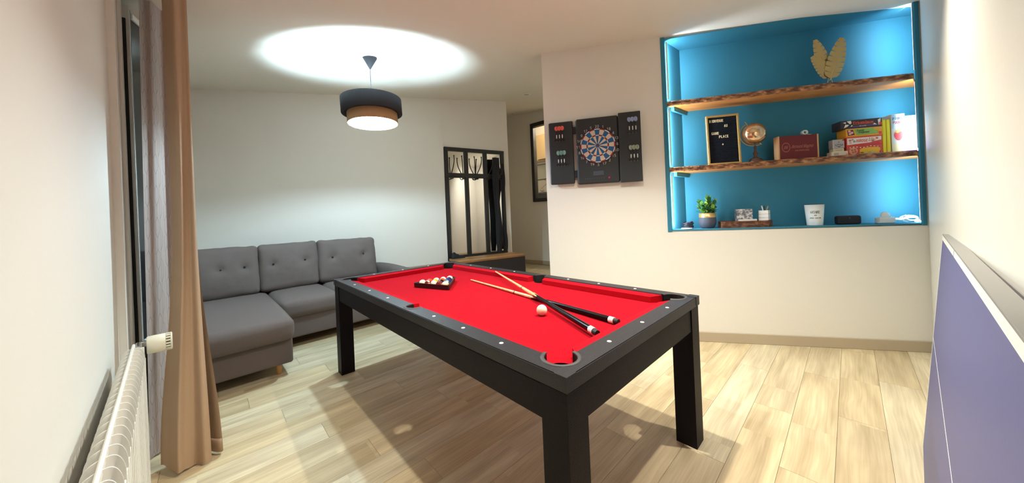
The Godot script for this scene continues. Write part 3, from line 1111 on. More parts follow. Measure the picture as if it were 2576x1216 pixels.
		for k in nn:
			for sg in [-1.0, 1.0]:
				var pts := []
				for q in 5:
					var f := q / 4.0
					var an: float = TAU * k / nn + sg * f * TAU / nn * 1.5
					var rr := lerpf(rad - 0.004, rad * 0.72, f * f)
					pts.append(Vector3(c.x + cos(an) * rr, 0.668 - 0.040 * f, c.y + sin(an) * rr))
				tube(st, pts, 0.0013, 5)
		part("net", done(st), M.net, pk)

func ball_image(col: Color, stripe: bool) -> ImageTexture:
	var im := Image.create(8, 64, false, Image.FORMAT_RGB8)
	im.fill(C(240, 228, 205) if stripe else col)
	if stripe:
		im.fill_rect(Rect2i(0, 21, 8, 22), col)
	return ImageTexture.create_from_image(im)

func build_balls():
	var fr := frame(TAB.x, TAB.y, TAB.z)
	var r := 0.0275
	# triangle: corners a (towards the sofa side), b (near side), c (far side), in table coordinates (x, z)
	var g := Vector2(-0.052, -0.405)
	var e1 := (Vector2(-0.09, -0.19) - Vector2(-0.215, -0.54)).normalized()
	var e2 := e1.rotated(-PI / 3)
	if e2.x < e1.x:
		e2 = e1.rotated(PI / 3)
	var tri_r := thing("ball_triangle", "black plastic triangle rack lying on the red cloth around the balls", "ball rack", fr * T3(g.x, 0.7352, g.y))
	var st := new_st()
	var side_in := 4 * 2 * r + 2 * r * sqrt(3.0) + 0.002
	var base := -(e1 + e2) / 3.0
	var corners_in := [base * side_in, base * side_in + e1 * side_in, base * side_in + e2 * side_in]
	var inner := PackedVector2Array(corners_in)
	if Geometry2D.is_polygon_clockwise(inner):
		inner.reverse()
	var outer: PackedVector2Array = Geometry2D.offset_polygon(inner, 0.009, Geometry2D.JOIN_ROUND)[0]
	# ring: walls between the inner triangle and the rounded outer one
	for k in 3:
		var a := inner[k]
		var b := inner[(k + 1) % 3]
		var n := Vector2(b.y - a.y, a.x - b.x).normalized() * 0.009
		extrude(st, PackedVector2Array([a, a + n, b + n, b]), PLAN, 0.0, 0.036)
		var n0 := Vector2(a.y - inner[(k + 2) % 3].y, inner[(k + 2) % 3].x - a.x).normalized() * 0.009
		var fan := PackedVector2Array([a])
		for q in 7:
			fan.append(a + n0.slerp(n, q / 6.0))
		extrude(st, fan, PLAN, 0.0, 0.036)
	part("frame", done(st), M.plastic_black, tri_r)
	st = new_st()
	var up_out: PackedVector2Array = Geometry2D.offset_polygon(inner, 0.0125, Geometry2D.JOIN_ROUND)[0]
	for poly in [up_out]:
		for k in poly.size():
			var a = poly[k]
			var b = poly[(k + 1) % poly.size()]
			var ca: Vector2 = a - a.normalized() * 0.006
			var cb: Vector2 = b - b.normalized() * 0.006
			quad(st, Vector3(a.x, 0.0365, a.y), Vector3(b.x, 0.0365, b.y), Vector3(cb.x, 0.0365, cb.y), Vector3(ca.x, 0.0365, ca.y), Vector3.UP)
			quad(st, Vector3(a.x, 0.0335, a.y), Vector3(b.x, 0.0335, b.y), Vector3(b.x, 0.0365, b.y), Vector3(a.x, 0.0365, a.y), Vector3(a.x, 0, a.y))
			quad(st, Vector3(a.x, 0.0335, a.y), Vector3(b.x, 0.0335, b.y), Vector3(cb.x, 0.0335, cb.y), Vector3(ca.x, 0.0335, ca.y), Vector3.DOWN)
	part("lip", done(st), M.plastic_black, tri_r)
	var d := 2 * r + 0.0003
	var p0 := g - (e1 + e2) * (4 * d / 3.0)
	var sphere := SphereMesh.new()
	sphere.radius = r
	sphere.height = 2 * r
	sphere.radial_segments = 32
	sphere.rings = 18
	var red := C(206, 36, 26)
	var cols := {"yellow": C(236, 172, 24), "blue": C(30, 40, 120), "red": red, "salmon": C(226, 66, 56), "purple": C(50, 30, 70), "orange": C(228, 82, 34), "green": C(24, 84, 92), "maroon": C(112, 22, 24), "black": C(18, 16, 18)}
	# row from the corner near the sofa, place in the row from the near side, number, colour, stripe, turn
	var set_ := [
		[0, 0, 12, "purple", true, Vector3(30, 0, 24), "mostly white pool ball with a purple stripe, alone in the left corner of the triangle"],
		[1, 0, 15, "maroon", true, Vector3(-48, 20, -22), "maroon striped pool ball beside the white-topped corner ball, at the near side of the triangle"],
		[1, 1, 3, "salmon", false, Vector3(0, 0, 0), "salmon red pool ball behind the maroon striped one"],
		[2, 0, 11, "red", true, Vector3(52, 0, 10), "red striped pool ball, third along the near side of the triangle"],
		[2, 1, 1, "yellow", false, Vector3(0, 90, 0), "plain yellow pool ball in the heart of the triangle"],
		[2, 2, 10, "blue", true, Vector3(18, 0, 30), "dark blue striped pool ball, third along the far side of the triangle"],
		[3, 0, 7, "maroon", false, Vector3(0, 30, 0), "plain maroon pool ball, fourth along the near side of the triangle"],
		[3, 1, 8, "black", false, Vector3(20, 60, 0), "black pool ball behind the plain maroon ball"],
		[3, 2, 5, "orange", false, Vector3(0, 0, 0), "plain orange pool ball between the black ball and the orange striped one"],
		[3, 3, 13, "orange", true, Vector3(64, 0, 24), "orange striped pool ball, fourth along the far side of the triangle"],
		[4, 0, 9, "yellow", true, Vector3(12, 0, 4), "yellow striped pool ball in the near right corner of the triangle"],
		[4, 1, 6, "green", false, Vector3(-50, 20, 0), "plain teal pool ball right behind the yellow striped one"],
		[4, 2, 2, "blue", false, Vector3(0, 0, 0), "plain dark blue pool ball in the middle of the right row"],
		[4, 3, 4, "purple", false, Vector3(0, 0, 0), "plain purple pool ball near the far end of the right row"],
		[4, 4, 14, "green", true, Vector3(24, 0, 10), "teal striped pool ball with a white top, in the far corner of the triangle"]]
	for b in set_:
		var k: int = b[0]
		var j: int = b[1]
		var c: Vector2 = p0 + e1 * (k - j) * d + e2 * j * d
		var turn: Vector3 = b[5]
		var o := thing("pool_ball", b[6], "pool ball", fr * Transform3D(Basis.from_euler(turn * PI / 180.0), Vector3(c.x, 0.7353 + r, c.y)), "balls in the triangle")
		var m := mat(Color.WHITE, 0.1)
		m.albedo_texture = ball_image(cols[b[3]], b[4])
		part("shell", sphere, m, o)
		for yaw in [TAB.z * 0.0 - 0.35, PI - 0.35]:
			var disc := part("number_disc", lathe_mesh([Vector2(0, 0.0004), Vector2(0.005, 0.0), Vector2(0.0088, -0.0012)], 16), M.ivory, o, Transform3D(Basis(Vector3.UP, yaw) * Basis(Vector3.RIGHT, PI / 2), Basis(Vector3.UP, yaw) * Vector3(0, 0, r + 0.0002)))
			part("number", text_mesh(str(b[2]), 0.0085, 0.0003, "Droid Sans", true), M.rubber, disc, Transform3D(Basis(Vector3.RIGHT, -PI / 2), Vector3(0, 0.0006, 0)))
	var q := Vector2(-0.095, 0.686)
	var cue := part("cue_ball", sphere, M.ivory, self, fr * T3(q.x, 0.7352 + r, q.y))
	tag(cue, "ivory white cue ball lying alone on the red cloth beside the crossed cues", "cue ball")

func build_cues():
	var fr := frame(TAB.x, TAB.y, TAB.z)
	# tip and butt in table coordinates (x, y, z)
	var spec := [
		[Vector3(0.215, 0.742, -0.36), Vector3(0.018, 0.7505, 1.05), "pool cue lying flat on the red cloth, underneath the other cue"],
		[Vector3(0.455, 0.777, -0.33), Vector3(-0.185, 0.760, 1.067), "pool cue on top of the other, its tip resting on the far cushion"]]
	for s in spec:
		var a: Vector3 = s[0]
		var b: Vector3 = s[1]
		var o := thing("pool_cue", s[2], "pool cue", fr * T3(b.x, b.y, b.z), "crossed cues on the table")
		var P := func(t: float) -> Vector3: return a.lerp(b, t) - b
		var R := func(t: float) -> float: return lerpf(0.0058, 0.0148, t)
		part("tip", tube_mesh([P.call(0.0), P.call(0.006)], 0.0052, 12), mat(C(206, 190, 160), 0.8), o)
		part("shaft", tube_mesh([P.call(0.006), P.call(0.43)], R.call(0.006), 14, R.call(0.43)), M.cue_wood, o)
		part("joint_ring", tube_mesh([P.call(0.43), P.call(0.436)], R.call(0.43) + 0.0003, 14), M.rubber, o)
		part("forearm", tube_mesh([P.call(0.436), P.call(0.56)], R.call(0.436), 14, R.call(0.56)), M.cue_wood, o)
		var butt := part("butt", tube_mesh([P.call(0.56), P.call(0.965)], R.call(0.56), 16, R.call(0.965)), M.cue_butt, o)
		var ax := (b - a).normalized()
		var sd := ax.cross(Vector3.UP).normalized()
		for sg in [-1.0, 1.0]:
			var off: Vector3 = Vector3.UP * 0.0035 + sd * 0.0042 * sg
			part("splice", tube_mesh([P.call(0.555) + off, P.call(0.66) + off * 1.3], R.call(0.56) * 0.80, 10, 0.0005), M.cue_wood, butt)
		part("white_band", tube_mesh([P.call(0.965), P.call(0.984)], R.call(0.98) + 0.0004, 16), M.white, o)
		part("bumper", tube_mesh([P.call(0.984), P.call(0.994), P.call(1.0)], R.call(0.98) * 0.86, 14), M.rubber, o)

# ---------------------------------------------------------------- pendant lamp
func build_pendant():
	var top := ceil_y(PEND.x, PEND.y)
	var o := thing("pendant_lamp", "pendant lamp with a dark grey upper drum and a tan lower drum", "lamp", T3(PEND.x, 0, -PEND.y))
	part("canopy", lathe_mesh([Vector2(0, top + 0.03), Vector2(0.064, top + 0.03), Vector2(0.066, top - 0.005), Vector2(0.006, top - 0.115), Vector2(0, top - 0.117)], 28), M.canopy, o)
	part("cord", tube_mesh([Vector3(0, top - 0.10, 0), Vector3(0, 2.34, 0)], 0.0035, 8), M.cord, o)
	# the shade hangs slightly askew from its cord
	var tilt := T3(0, 2.45, 0) * TR(0, 0, 0, 0, 0, SHADE_TILT) * T3(0, -2.45, 0)
	var drum := func(r: float, y0: float, y1: float) -> Array: return [Vector2(r, y0), Vector2(r, y1), Vector2(r - 0.002, y1 + 0.001), Vector2(r - 0.004, y1), Vector2(r - 0.004, y0), Vector2(r - 0.002, y0 - 0.001), Vector2(r, y0)]
	part("upper_drum", lathe_mesh(drum.call(0.277, 2.312, 2.452), 56), M.shade_dark, o, tilt)
	part("upper_lining", lathe_mesh([Vector2(0.2725, 2.450), Vector2(0.2725, 2.314)], 56), M.shade_white, o, tilt)
	part("lower_drum", lathe_mesh(drum.call(0.230, 2.214, 2.335), 56), M.shade_tan, o, tilt)
	part("lower_lining", lathe_mesh([Vector2(0.2255, 2.333), Vector2(0.2255, 2.216)], 56), M.shade_white, o, tilt)
	part("ring_cover", lathe_mesh([Vector2(0.228, 2.3155), Vector2(0.274, 2.3155), Vector2(0.274, 2.3125), Vector2(0.228, 2.3125), Vector2(0.228, 2.3155)], 56), M.shade_dark, o, tilt)
	var st := new_st()
	for k in 3:
		var a := TAU * k / 3 + 0.5
		var e := Vector3(cos(a), 0, sin(a))
		tube(st, [Vector3(0, 2.352, 0), e * 0.06 + Vector3(0, 2.40, 0), e * 0.272 + Vector3(0, 2.448, 0)], 0.0028, 6)
		tube(st, [e * 0.225 + Vector3(0, 2.330, 0), e * 0.272 + Vector3(0, 2.330, 0)], 0.0024, 6)
	part("spider", done(st), M.chrome, o, tilt)
	part("socket", lathe_mesh([Vector2(0, 2.362), Vector2(0.018, 2.362), Vector2(0.02, 2.335), Vector2(0.016, 2.325), Vector2(0, 2.325)], 18), M.cord, o, tilt)
	part("bulb", lathe_mesh([Vector2(0.0, 2.328), Vector2(0.013, 2.326), Vector2(0.016, 2.315), Vector2(0.028, 2.296), Vector2(0.031, 2.282), Vector2(0.027, 2.266), Vector2(0.015, 2.254), Vector2(0, 2.251)], 20), M.bulb, o, tilt)
	var l := OmniLight3D.new()
	l.name = "pendant_bulb_light"
	l.position = V(PEND.x, 2.285, PEND.y)
	l.light_energy = PEND_ENERGY
	l.light_color = PEND_COLOR
	l.light_size = 0.028
	l.omni_range = 12.0
	l.omni_attenuation = 2.0
	l.shadow_enabled = true
	add_child(l)

# ---------------------------------------------------------------- coat rack, bench, garment
func build_coat_rack():
	var fr := at_wall(BACK_O) * T3(0, 0, -0.024)
	var r := thing("coat_rack", "black metal coat rack with tall mirror panels and wire hooks on the back wall", "coat rack", fr)
	var bars := [[3.086, 3.152], [3.452, 3.525], [3.830, 3.905], [4.196, 4.266]]
	var st := new_st()
	for b in bars:
		bx(st, Vector3((b[0] + b[1]) / 2, 1.50, 0.02), Vector3(b[1] - b[0], 1.96, 0.03), 0.003)
	part("upright", done(st), M.metal_black, r)
	for y in [[0.52, 0.60], [1.965, 2.045], [2.43, 2.495]]:
		part("crossbar", box_mesh(Vector3(3.676, (y[0] + y[1]) / 2, 0.022), Vector3(1.18, y[1] - y[0], 0.036), 0.003), M.metal_black, r)
	for k in 3:
		for y in [[0.60, 1.965], [2.045, 2.43]]:
			part("mirror_panel", box_mesh(Vector3((bars[k][1] + bars[k + 1][0]) / 2, (y[0] + y[1]) / 2, 0.008), Vector3(bars[k + 1][0] - bars[k][1] + 0.01, y[1] - y[0] + 0.01, 0.006)), M.mirror, r)
	for h in [[3.225, -0.03], [3.368, 0.05], [3.605, 0.05], [3.745, -0.07], [3.98, -0.07], [4.10, 0.04]]:
		st = new_st()
		var pts := []
		for q in 11:
			var t := q / 10.0
			pts.append(Vector3(h[0] + h[1] * (1 - t) * (1 - t), 2.02 + 0.31 * t, 0.03 + 0.10 * sin(t * PI * 0.62)))
		tube(st, pts, 0.0085, 8)
		var low := []
		for q in 9:
			var t := q / 8.0 * PI
			low.append(Vector3(h[0] + h[1] - 0.035 * cos(t), 1.975 - 0.035 * sin(t), 0.045 + 0.02 * sin(t)))
		tube(st, low, 0.0075, 8)
		lathe(st, [Vector2(0, 0.014), Vector2(0.011, 0.009), Vector2(0.014, 0), Vector2(0.011, -0.009), Vector2(0, -0.014)], 10, Transform3D(Basis(), pts[10]))
		part("hook", done(st), M.metal_black, r)
	# long dark garment and a strap hanging on the right-hand hooks
	var g := thing("hanging_garment", "long narrow black garment hanging at the right end of the coat rack", "garment", fr * T3(4.035, 0.60, 0.12))
	st = new_st()
	var fold := func(a: float, t: float, w: float, ph: float) -> Vector3:
		var an := a * TAU
		var ww: float = w * (0.75 + 0.25 * smoothstep(0.0, 0.15, t)) * (1.0 + 0.10 * sin(t * 9.0 + ph))
		return Vector3(cos(an) * ww * (1.0 + 0.12 * sin(an * 3.0 + t * 4.0 + ph)) + 0.012 * sin(t * 7.0 + ph), t * 1.74, sin(an) * 0.032 * (1.0 + 0.25 * sin(an * 4.0 + t * 6.0)))
	grid(st, 36, 30, func(a: float, t: float) -> Vector3: return fold.call(a, t, 0.062, 0.0))
	part("cloth", done(st), M.coat, g)
	var s2 := thing("hanging_strap", "slim wavy black strap hanging beside the black garment on the coat rack", "strap", fr * T3(4.19, 0.62, 0.09))
	st = new_st()
	grid(st, 20, 40, func(a: float, t: float) -> Vector3:
		var an := a * TAU
		return Vector3(cos(an) * 0.022 * (1.0 + 0.3 * sin(t * 11.0)) + 0.028 * sin(t * 8.0 + 1.0), t * 1.62, sin(an) * 0.018))
	part("cloth", done(st), M.coat, s2)
	var b := thing("hall_bench", "black bench with a tan wooden seat below the mirrored coat rack", "bench", at_wall(BACK_O))
	part("seat", box_mesh(Vector3(3.70, 0.545, 0.295), Vector3(1.24, 0.035, 0.48), 0.004), M.bench_wood, b, Transform3D(), "tan wooden seat board")
	part("body", box_mesh(Vector3(3.70, 0.265, 0.295), Vector3(1.235, 0.526, 0.475), 0.004), M.bench_black, b)
	var shoe := thing("shoe", "dark shoe standing on the bench in front of the left mirror panel", "shoe", at_wall(BACK_O) * T3(3.20, 0.563, 0.115))
	st = new_st()
	grid(st, 24, 16, func(a: float, t: float) -> Vector3:
		var an := t * PI
		var x := lerpf(-0.10, 0.14, a)
		var prof := 0.05 + 0.055 * exp(-pow((a - 0.18) / 0.22, 2.0)) - 0.018 * a
		var endf := sqrt(maxf(0.0, 1.0 - pow(absf(a * 2 - 1), 6.0)))
		return Vector3(x, 0.012 + sin(an) * prof * endf, cos(an) * 0.042 * endf), true)
	part("upper", done(st), M.coat, shoe)
	st = new_st()
	var sole := PackedVector2Array()
	for q in 28:
		var an := TAU * q / 28
		sole.append(Vector2(0.02 + cos(an) * 0.125, sin(an) * 0.044 * (1.0 + 0.12 * cos(an))))
	extrude(st, sole, PLAN, 0.0, 0.016)
	part("sole", done(st), M.rubber, shoe)

# ---------------------------------------------------------------- dartboard
func build_dartboard():
	var fr := at_wall(NICHE_O)
	var cab := thing("dartboard_cabinet", "open black dartboard cabinet with blue and cream board, left of the blue niche", "dartboard", fr)
	var black := mat(C(36, 39, 43), 0.55)
	part("body", box_mesh(Vector3(-0.828, 1.868, 0.030), Vector3(0.408, 0.655, 0.058), 0.014), black, cab)
	var dl := part("door", box_mesh(Vector3(-1.182, 1.872, 0.034), Vector3(0.246, 0.636, 0.026), 0.010), black, cab)
	var dr := part("door", box_mesh(Vector3(-0.522, 1.872, 0.052), Vector3(0.202, 0.676, 0.026), 0.004), black, cab)
	for y in [2.09, 1.65]:
		part("hinge", box_mesh(Vector3(-1.044, y, 0.036), Vector3(0.04, 0.07, 0.016), 0.004), M.rubber, cab)
	var c := Vector3(-0.826, 1.912, 0.059)
	var cream := mat(C(216, 198, 178), 0.6)
	var blue := mat(C(22, 92, 148), 0.6)
	var red := mat(C(142, 30, 34), 0.6)
	var pale := mat(C(206, 200, 200), 0.6)
	part("board_disc", lathe_mesh([Vector2(0, 0.006), Vector2(0.173, 0.006), Vector2(0.176, 0.003), Vector2(0.176, 0)], 48), M.rubber, cab, Transform3D(Basis(Vector3.RIGHT, PI / 2), c))
	var rings := [[0.018, 0.094], [0.096, 0.106], [0.108, 0.156], [0.158, 0.168]]
	var nums := [20, 1, 18, 4, 13, 6, 10, 15, 2, 17, 3, 19, 7, 16, 8, 11, 14, 9, 12, 5]
	for k in 20:
		var mid := PI / 2 - TAU * k / 20
		for i in 4:
			var r0: float = rings[i][0]
			var r1: float = rings[i][1]
			var gap := 0.0012
			var poly := PackedVector2Array()
			for q in 5:
				var a := mid + TAU / 20 * (q / 4.0 - 0.5) * (1.0 - gap / r1 * 3.0)
				poly.append(Vector2(cos(a), sin(a)) * r1)
			for q in 3:
				var a := mid - TAU / 20 * (q / 2.0 - 0.5) * (1.0 - gap / r0 * 2.0)
				poly.append(Vector2(cos(a), sin(a)) * r0)
			var st := new_st()
			extrude(st, poly, Transform3D(), 0.0055, 0.0085)
			var m: Material = ([red, blue] if i == -1 else [blue, cream])[k % 2] if i % 2 == 0 else [pale, red][k % 2]
			part("board_segment", done(st), m, cab, Transform3D(Basis(), c))
		part("number", text_mesh(str(nums[k]), 0.025, 0.002), pale, cab, Transform3D(Basis(), c + Vector3(cos(mid) * 0.187, sin(mid) * 0.189, 0.002)))
	part("bullseye", lathe_mesh([Vector2(0, 0.0095), Vector2(0.008, 0.009), Vector2(0.008, 0.006)], 16), red, cab, Transform3D(Basis(Vector3.RIGHT, PI / 2), c))
	part("bull_ring", lathe_mesh([Vector2(0.0085, 0.0085), Vector2(0.016, 0.0085), Vector2(0.016, 0.005)], 20), blue, cab, Transform3D(Basis(Vector3.RIGHT, PI / 2), c))
	part("score_display", box_mesh(Vector3(-0.826, 1.640, 0.060), Vector3(0.10, 0.045, 0.006), 0.002), mat(C(70, 78, 92), 0.3), cab)
	for k in 9:
		part("small_button", box_mesh(Vector3(-0.955 + k * 0.022, 1.590, 0.060), Vector3(0.012, 0.006, 0.006), 0.002), mat(C(70, 84, 100), 0.5), cab)
	part("red_button", lathe_mesh([Vector2(0, 0.006), Vector2(0.007, 0.005), Vector2(0.009, 0)], 16), mat(C(220, 30, 56), 0.4), cab, Transform3D(Basis(Vector3.RIGHT, PI / 2), Vector3(-0.727, 1.590, 0.060)))
	# darts: three to a holder, two holders to a door
	var holders := [[-1.225, 2.125, C(240, 110, 96), "coral"], [-1.215, 1.875, C(140, 190, 186), "pale teal"], [-0.525, 2.135, C(158, 168, 208), "lavender"], [-0.520, 1.865, C(168, 180, 160), "sage green"]]
	for h in holders.size():
		var hd: Array = holders[h]
		var z: float = 0.050 if h < 2 else 0.068
		var door: Node = dl if h < 2 else dr
		part("dart_holder", box_mesh(Vector3(hd[0] + 0.028, hd[1] - 0.115, z), Vector3(0.10, 0.016, 0.022), 0.003), M.rubber, door)
		var fm := mat(hd[2], 0.5)
		for k in 3:
			var o := thing("dart", "%s dart of the %s-flighted set in the %s holder of the %s cabinet door" % [["left", "middle", "right"][k], hd[3], ["upper", "lower"][h % 2], ["left", "right"][h / 2]], "dart", fr * T3(hd[0] + k * 0.029, hd[1], z + 0.004 + k * 0.002), "darts with %s flights" % hd[3])
			var st := new_st()
			var prof := PackedVector2Array([Vector2(-0.006, -0.026), Vector2(0.006, -0.026), Vector2(0.018, -0.012), Vector2(0.019, 0.008), Vector2(0.010, 0.020), Vector2(-0.010, 0.020), Vector2(-0.019, 0.008), Vector2(-0.018, -0.012)])
			extrude(st, prof, Transform3D(Basis(Vector3.UP, 0.35), Vector3.ZERO), -0.0006, 0.0006)
			extrude(st, prof, Transform3D(Basis(Vector3.UP, 0.35 + PI / 2), Vector3.ZERO), -0.0006, 0.0006)
			part("flight", done(st), fm, o)
			part("stem", tube_mesh([Vector3(0, -0.02, 0), Vector3(0, -0.066, 0)], 0.0025, 8), M.rubber, o)
			part("barrel", lathe_mesh([Vector2(0, -0.066), Vector2(0.0045, -0.067), Vector2(0.0052, -0.085), Vector2(0.0046, -0.102), Vector2(0.0, -0.104)], 10), mat(C(220, 220, 222), 0.3, 0.3), o)
			part("point", tube_mesh([Vector3(0, -0.104, 0), Vector3(0, -0.142, 0)], 0.0022, 6, 0.0006), mat(C(150, 150, 155), 0.4), o)

# ---------------------------------------------------------------- radiator
func build_radiator():
	var fr := at_wall(LEFT_O)
	var r := thing("radiator", "white finned radiator along the left wall, seen from above", "radiator", fr)
	var s0 := 0.72
	var s1 := 2.22
	var top := 0.75
	# front panel with fine upright grooves
	var poly := PackedVector2Array()
	var n := 100
	for k in n + 1:
		var s := lerpf(s0, s1, float(k) / n)
		poly.append(Vector2(s, -0.078 + (0.0008 if k % 2 == 0 else -0.0008)))
	poly.append(Vector2(s1, -0.088))
	poly.append(Vector2(s0, -0.088))
	var st := new_st()
	extrude(st, poly, PLAN, 0.10, top - 0.070)
	part("front_panel", done(st), M.rad, r)
	part("ridge", box_mesh(Vector3((s0 + s1) / 2, top - 0.008, -0.1105), Vector3(s1 - s0, 0.022, 0.009), 0.003), M.rad, r)
	part("back_panel", box_mesh(Vector3((s0 + s1) / 2, 0.41, -0.116), Vector3(s1 - s0, 0.60, 0.006)), M.rad, r)
	part("end_cap", box_mesh(Vector3(s1 + 0.002, 0.415, -0.106), Vector3(0.006, 0.63, 0.052), 0.002), M.rad, r)
	var fin := func(sg: float, depth: float) -> Mesh:
		var f := new_st()
		# a thin plate, its upper outer corner rounded, slightly dished
		for face in [0, 1]:
			grid(f, 10, 8, func(a0: float, b: float) -> Vector3:
				var a := sin(a0 * PI / 2)
				var zz := a * depth
				var drop := 0.050 * (1.0 - sqrt(maxf(0.0, 1.0 - pow(a, 2.6))))
				var y := lerpf(-0.55, -drop, b)
				return Vector3((0.0016 if face == 0 else -0.0016) + 0.007 * sin(a * PI) * sg, y, zz * sg), face == 1)
		f.set_smooth_group(-1)
		quad(f, Vector3(-0.0016, -0.05, depth * sg), Vector3(0.0016, -0.05, depth * sg), Vector3(0.0016, -0.55, depth * sg), Vector3(-0.0016, -0.55, depth * sg), Vector3(0, 0, sg))
		for q in 10:
			var rim := []
			for e in [[q, -1.0], [q, 1.0], [q + 1, 1.0], [q + 1, -1.0]]:
				var a := sin(float(e[0]) / 10.0 * PI / 2)
				rim.append(Vector3(0.0016 * e[1] + 0.007 * sin(a * PI) * sg, -0.050 * (1.0 - sqrt(maxf(0.0, 1.0 - pow(a, 2.6)))), a * depth * sg))
			quad(f, rim[0], rim[1], rim[2], rim[3], Vector3(0, 1, sg))
		return done(f)
	var rear: Mesh = fin.call(-1.0, 0.033)
	var front: Mesh = fin.call(1.0, 0.031)
	var k := 0
	var s := s0 + 0.02
	while s < s1:
		part("fin", rear, M.rad, r, T3(s, top - 0.004, -0.112))
		part("fin", front, M.rad, r, T3(s, top - 0.004, -0.108))
		s += 0.055
		k += 1
	# valve with its slotted head at the far end
	var v := part("valve", tube_mesh([Vector3(2.223, 0.725, -0.10), Vector3(2.30, 0.725, -0.10), Vector3(2.30, 0.725, -0.045)], 0.014, 10), M.chrome, r)
	var hx := Transform3D(Basis(Vector3.RIGHT, PI / 2).scaled_local(Vector3(1.75, 1.05, 1.75)), Vector3(2.30, 0.715, -0.075))
	part("thermostat_head", lathe_mesh([Vector2(0, 0), Vector2(0.022, 0.0), Vector2(0.0235, 0.004), Vector2(0.0235, 0.056), Vector2(0.0225, 0.058), Vector2(0.0205, 0.0585), Vector2(0.0205, 0.072), Vector2(0.0235, 0.0725), Vector2(0.0235, 0.077), Vector2(0.021, 0.079), Vector2(0, 0.079)], 28), mat(C(232, 226, 206), 0.4), v, hx)
	st = new_st()
	for q in 18:
		var a := TAU * q / 18
		bx(st, Vector3(0.0222, 0.0655, 0), Vector3(0.0026, 0.0150, 0.0042), 0.0, Transform3D(Basis(Vector3.UP, a), Vector3.ZERO))
	part("slot_ribs", done(st), mat(C(232, 226, 206), 0.4), v, hx)
	st = new_st()
	lathe(st, [Vector2(0.0208, 0.0585), Vector2(0.0208, 0.0725)], 24)
	part("slot_core", done(st), mat(C(96, 84, 66), 0.6), v, hx)

# ---------------------------------------------------------------- curtains
func build_curtains():
	var fr := at_wall(LEFT_O)
	var tan_ := thing("curtain", "plain tan velvet curtain bunched beside the window, pooling on the floor", "curtain", fr)
	var st := new_st()
	var nu := 140
	var nv := 40
	var path := func(a: float, b: float) -> Vector3:
		# a runs across the cloth (0 next to the window), b from the ceiling to the floor
		var w := smoothstep(0.35, 1.0, b)
		var n := lerpf(lerpf(0.022, 0.118, a), lerpf(-0.055, 0.125, a), w * w)
		var s := lerpf(2.66 - 0.05 * a, 2.50 - 0.10 * a, w * w)
		var amp := lerpf(0.012, 0.030, b * b)
		var ph := a * TAU * 1.6 + 0.5 + 0.6 * sin(b * 2.0)
		n += 0.006 * sin(ph * 0.5 + b * 2.0) * b
		s += amp * sin(ph) + 0.006 * b * sin(ph * 2.7 + b * 4.0) - 0.06 * sin(PI * a)
		var p := fr * Vector3(s, 0, n)
		var y := lerpf(ceil_y(p.x, -p.z) - 0.01, 0.006 + 0.02 * (0.5 + 0.5 * sin(ph * 0.5)), b)
		return Vector3(s, y, n)
	grid(st, nu, nv, path)
	grid(st, nu, nv, func(a: float, b: float) -> Vector3: return path.call(a, b) + Vector3(0.002, 0, 0.002), true)
	part("panel", done(st), M.curtain, tan_)
	# rear fold that spreads towards the room at the bottom
	st = new_st()
	var fold := func(a: float, b: float) -> Vector3:
		var w := pow(smoothstep(0.40, 1.0, b), 1.5)
		var n := lerpf(lerpf(0.085, 0.120, a), lerpf(0.10, 0.185, a), w)
		var s := lerpf(2.70, 2.52 - 0.05 * a, w)
		s += 0.035 * cos(a * PI) + 0.012 * sin(b * 9.0 + a * 3.0)
		n += 0.008 * sin(b * 6.0) * b
		var p := fr * Vector3(s, 0, n)
		return Vector3(s, lerpf(ceil_y(p.x, -p.z) - 0.01, 0.012, b), n)
	grid(st, 16, 40, fold)
	grid(st, 16, 40, func(a: float, b: float) -> Vector3: return fold.call(a, b) + Vector3(0.004, 0, -0.004), true)
	part("fold", done(st), M.curtain, tan_)
	st = new_st()
	var hem := func(a: float, b: float) -> Vector3:
		var an := b * TAU
		var base: Vector3 = fold.call(clampf(a, 0.0, 1.0), 1.0)
		return base + Vector3(-0.004 + 0.022 * cos(an), 0.036 + 0.036 * sin(an), -0.004)
	grid(st, 12, 14, hem)
	part("hem", done(st), M.curtain, tan_)
	var sh := thing("patterned_curtain", "grey-beige curtain with a fine dark geometric line pattern, behind the tan curtain", "curtain", fr)
	st = new_st()
	var p2 := func(a: float, b: float) -> Vector3:
		var n := lerpf(lerpf(-0.066, 0.035, a), lerpf(-0.092, 0.02, a), b)
		var s := 2.77 + 0.10 * a - 0.10 * b * (1.0 - a) + 0.022 * sin(a * TAU * 1.5 + b) - 0.03 * cos(a * PI)
		var p := fr * Vector3(s, 0, n)
		return Vector3(s, lerpf(ceil_y(p.x, -p.z) - 0.01, 0.01, b), n)
	grid(st, 50, 30, p2)
	grid(st, 50, 30, func(a: float, b: float) -> Vector3: return p2.call(a, b) + Vector3(0.003, 0, 0), true)
	part("panel", done(st), M.sheer, sh)

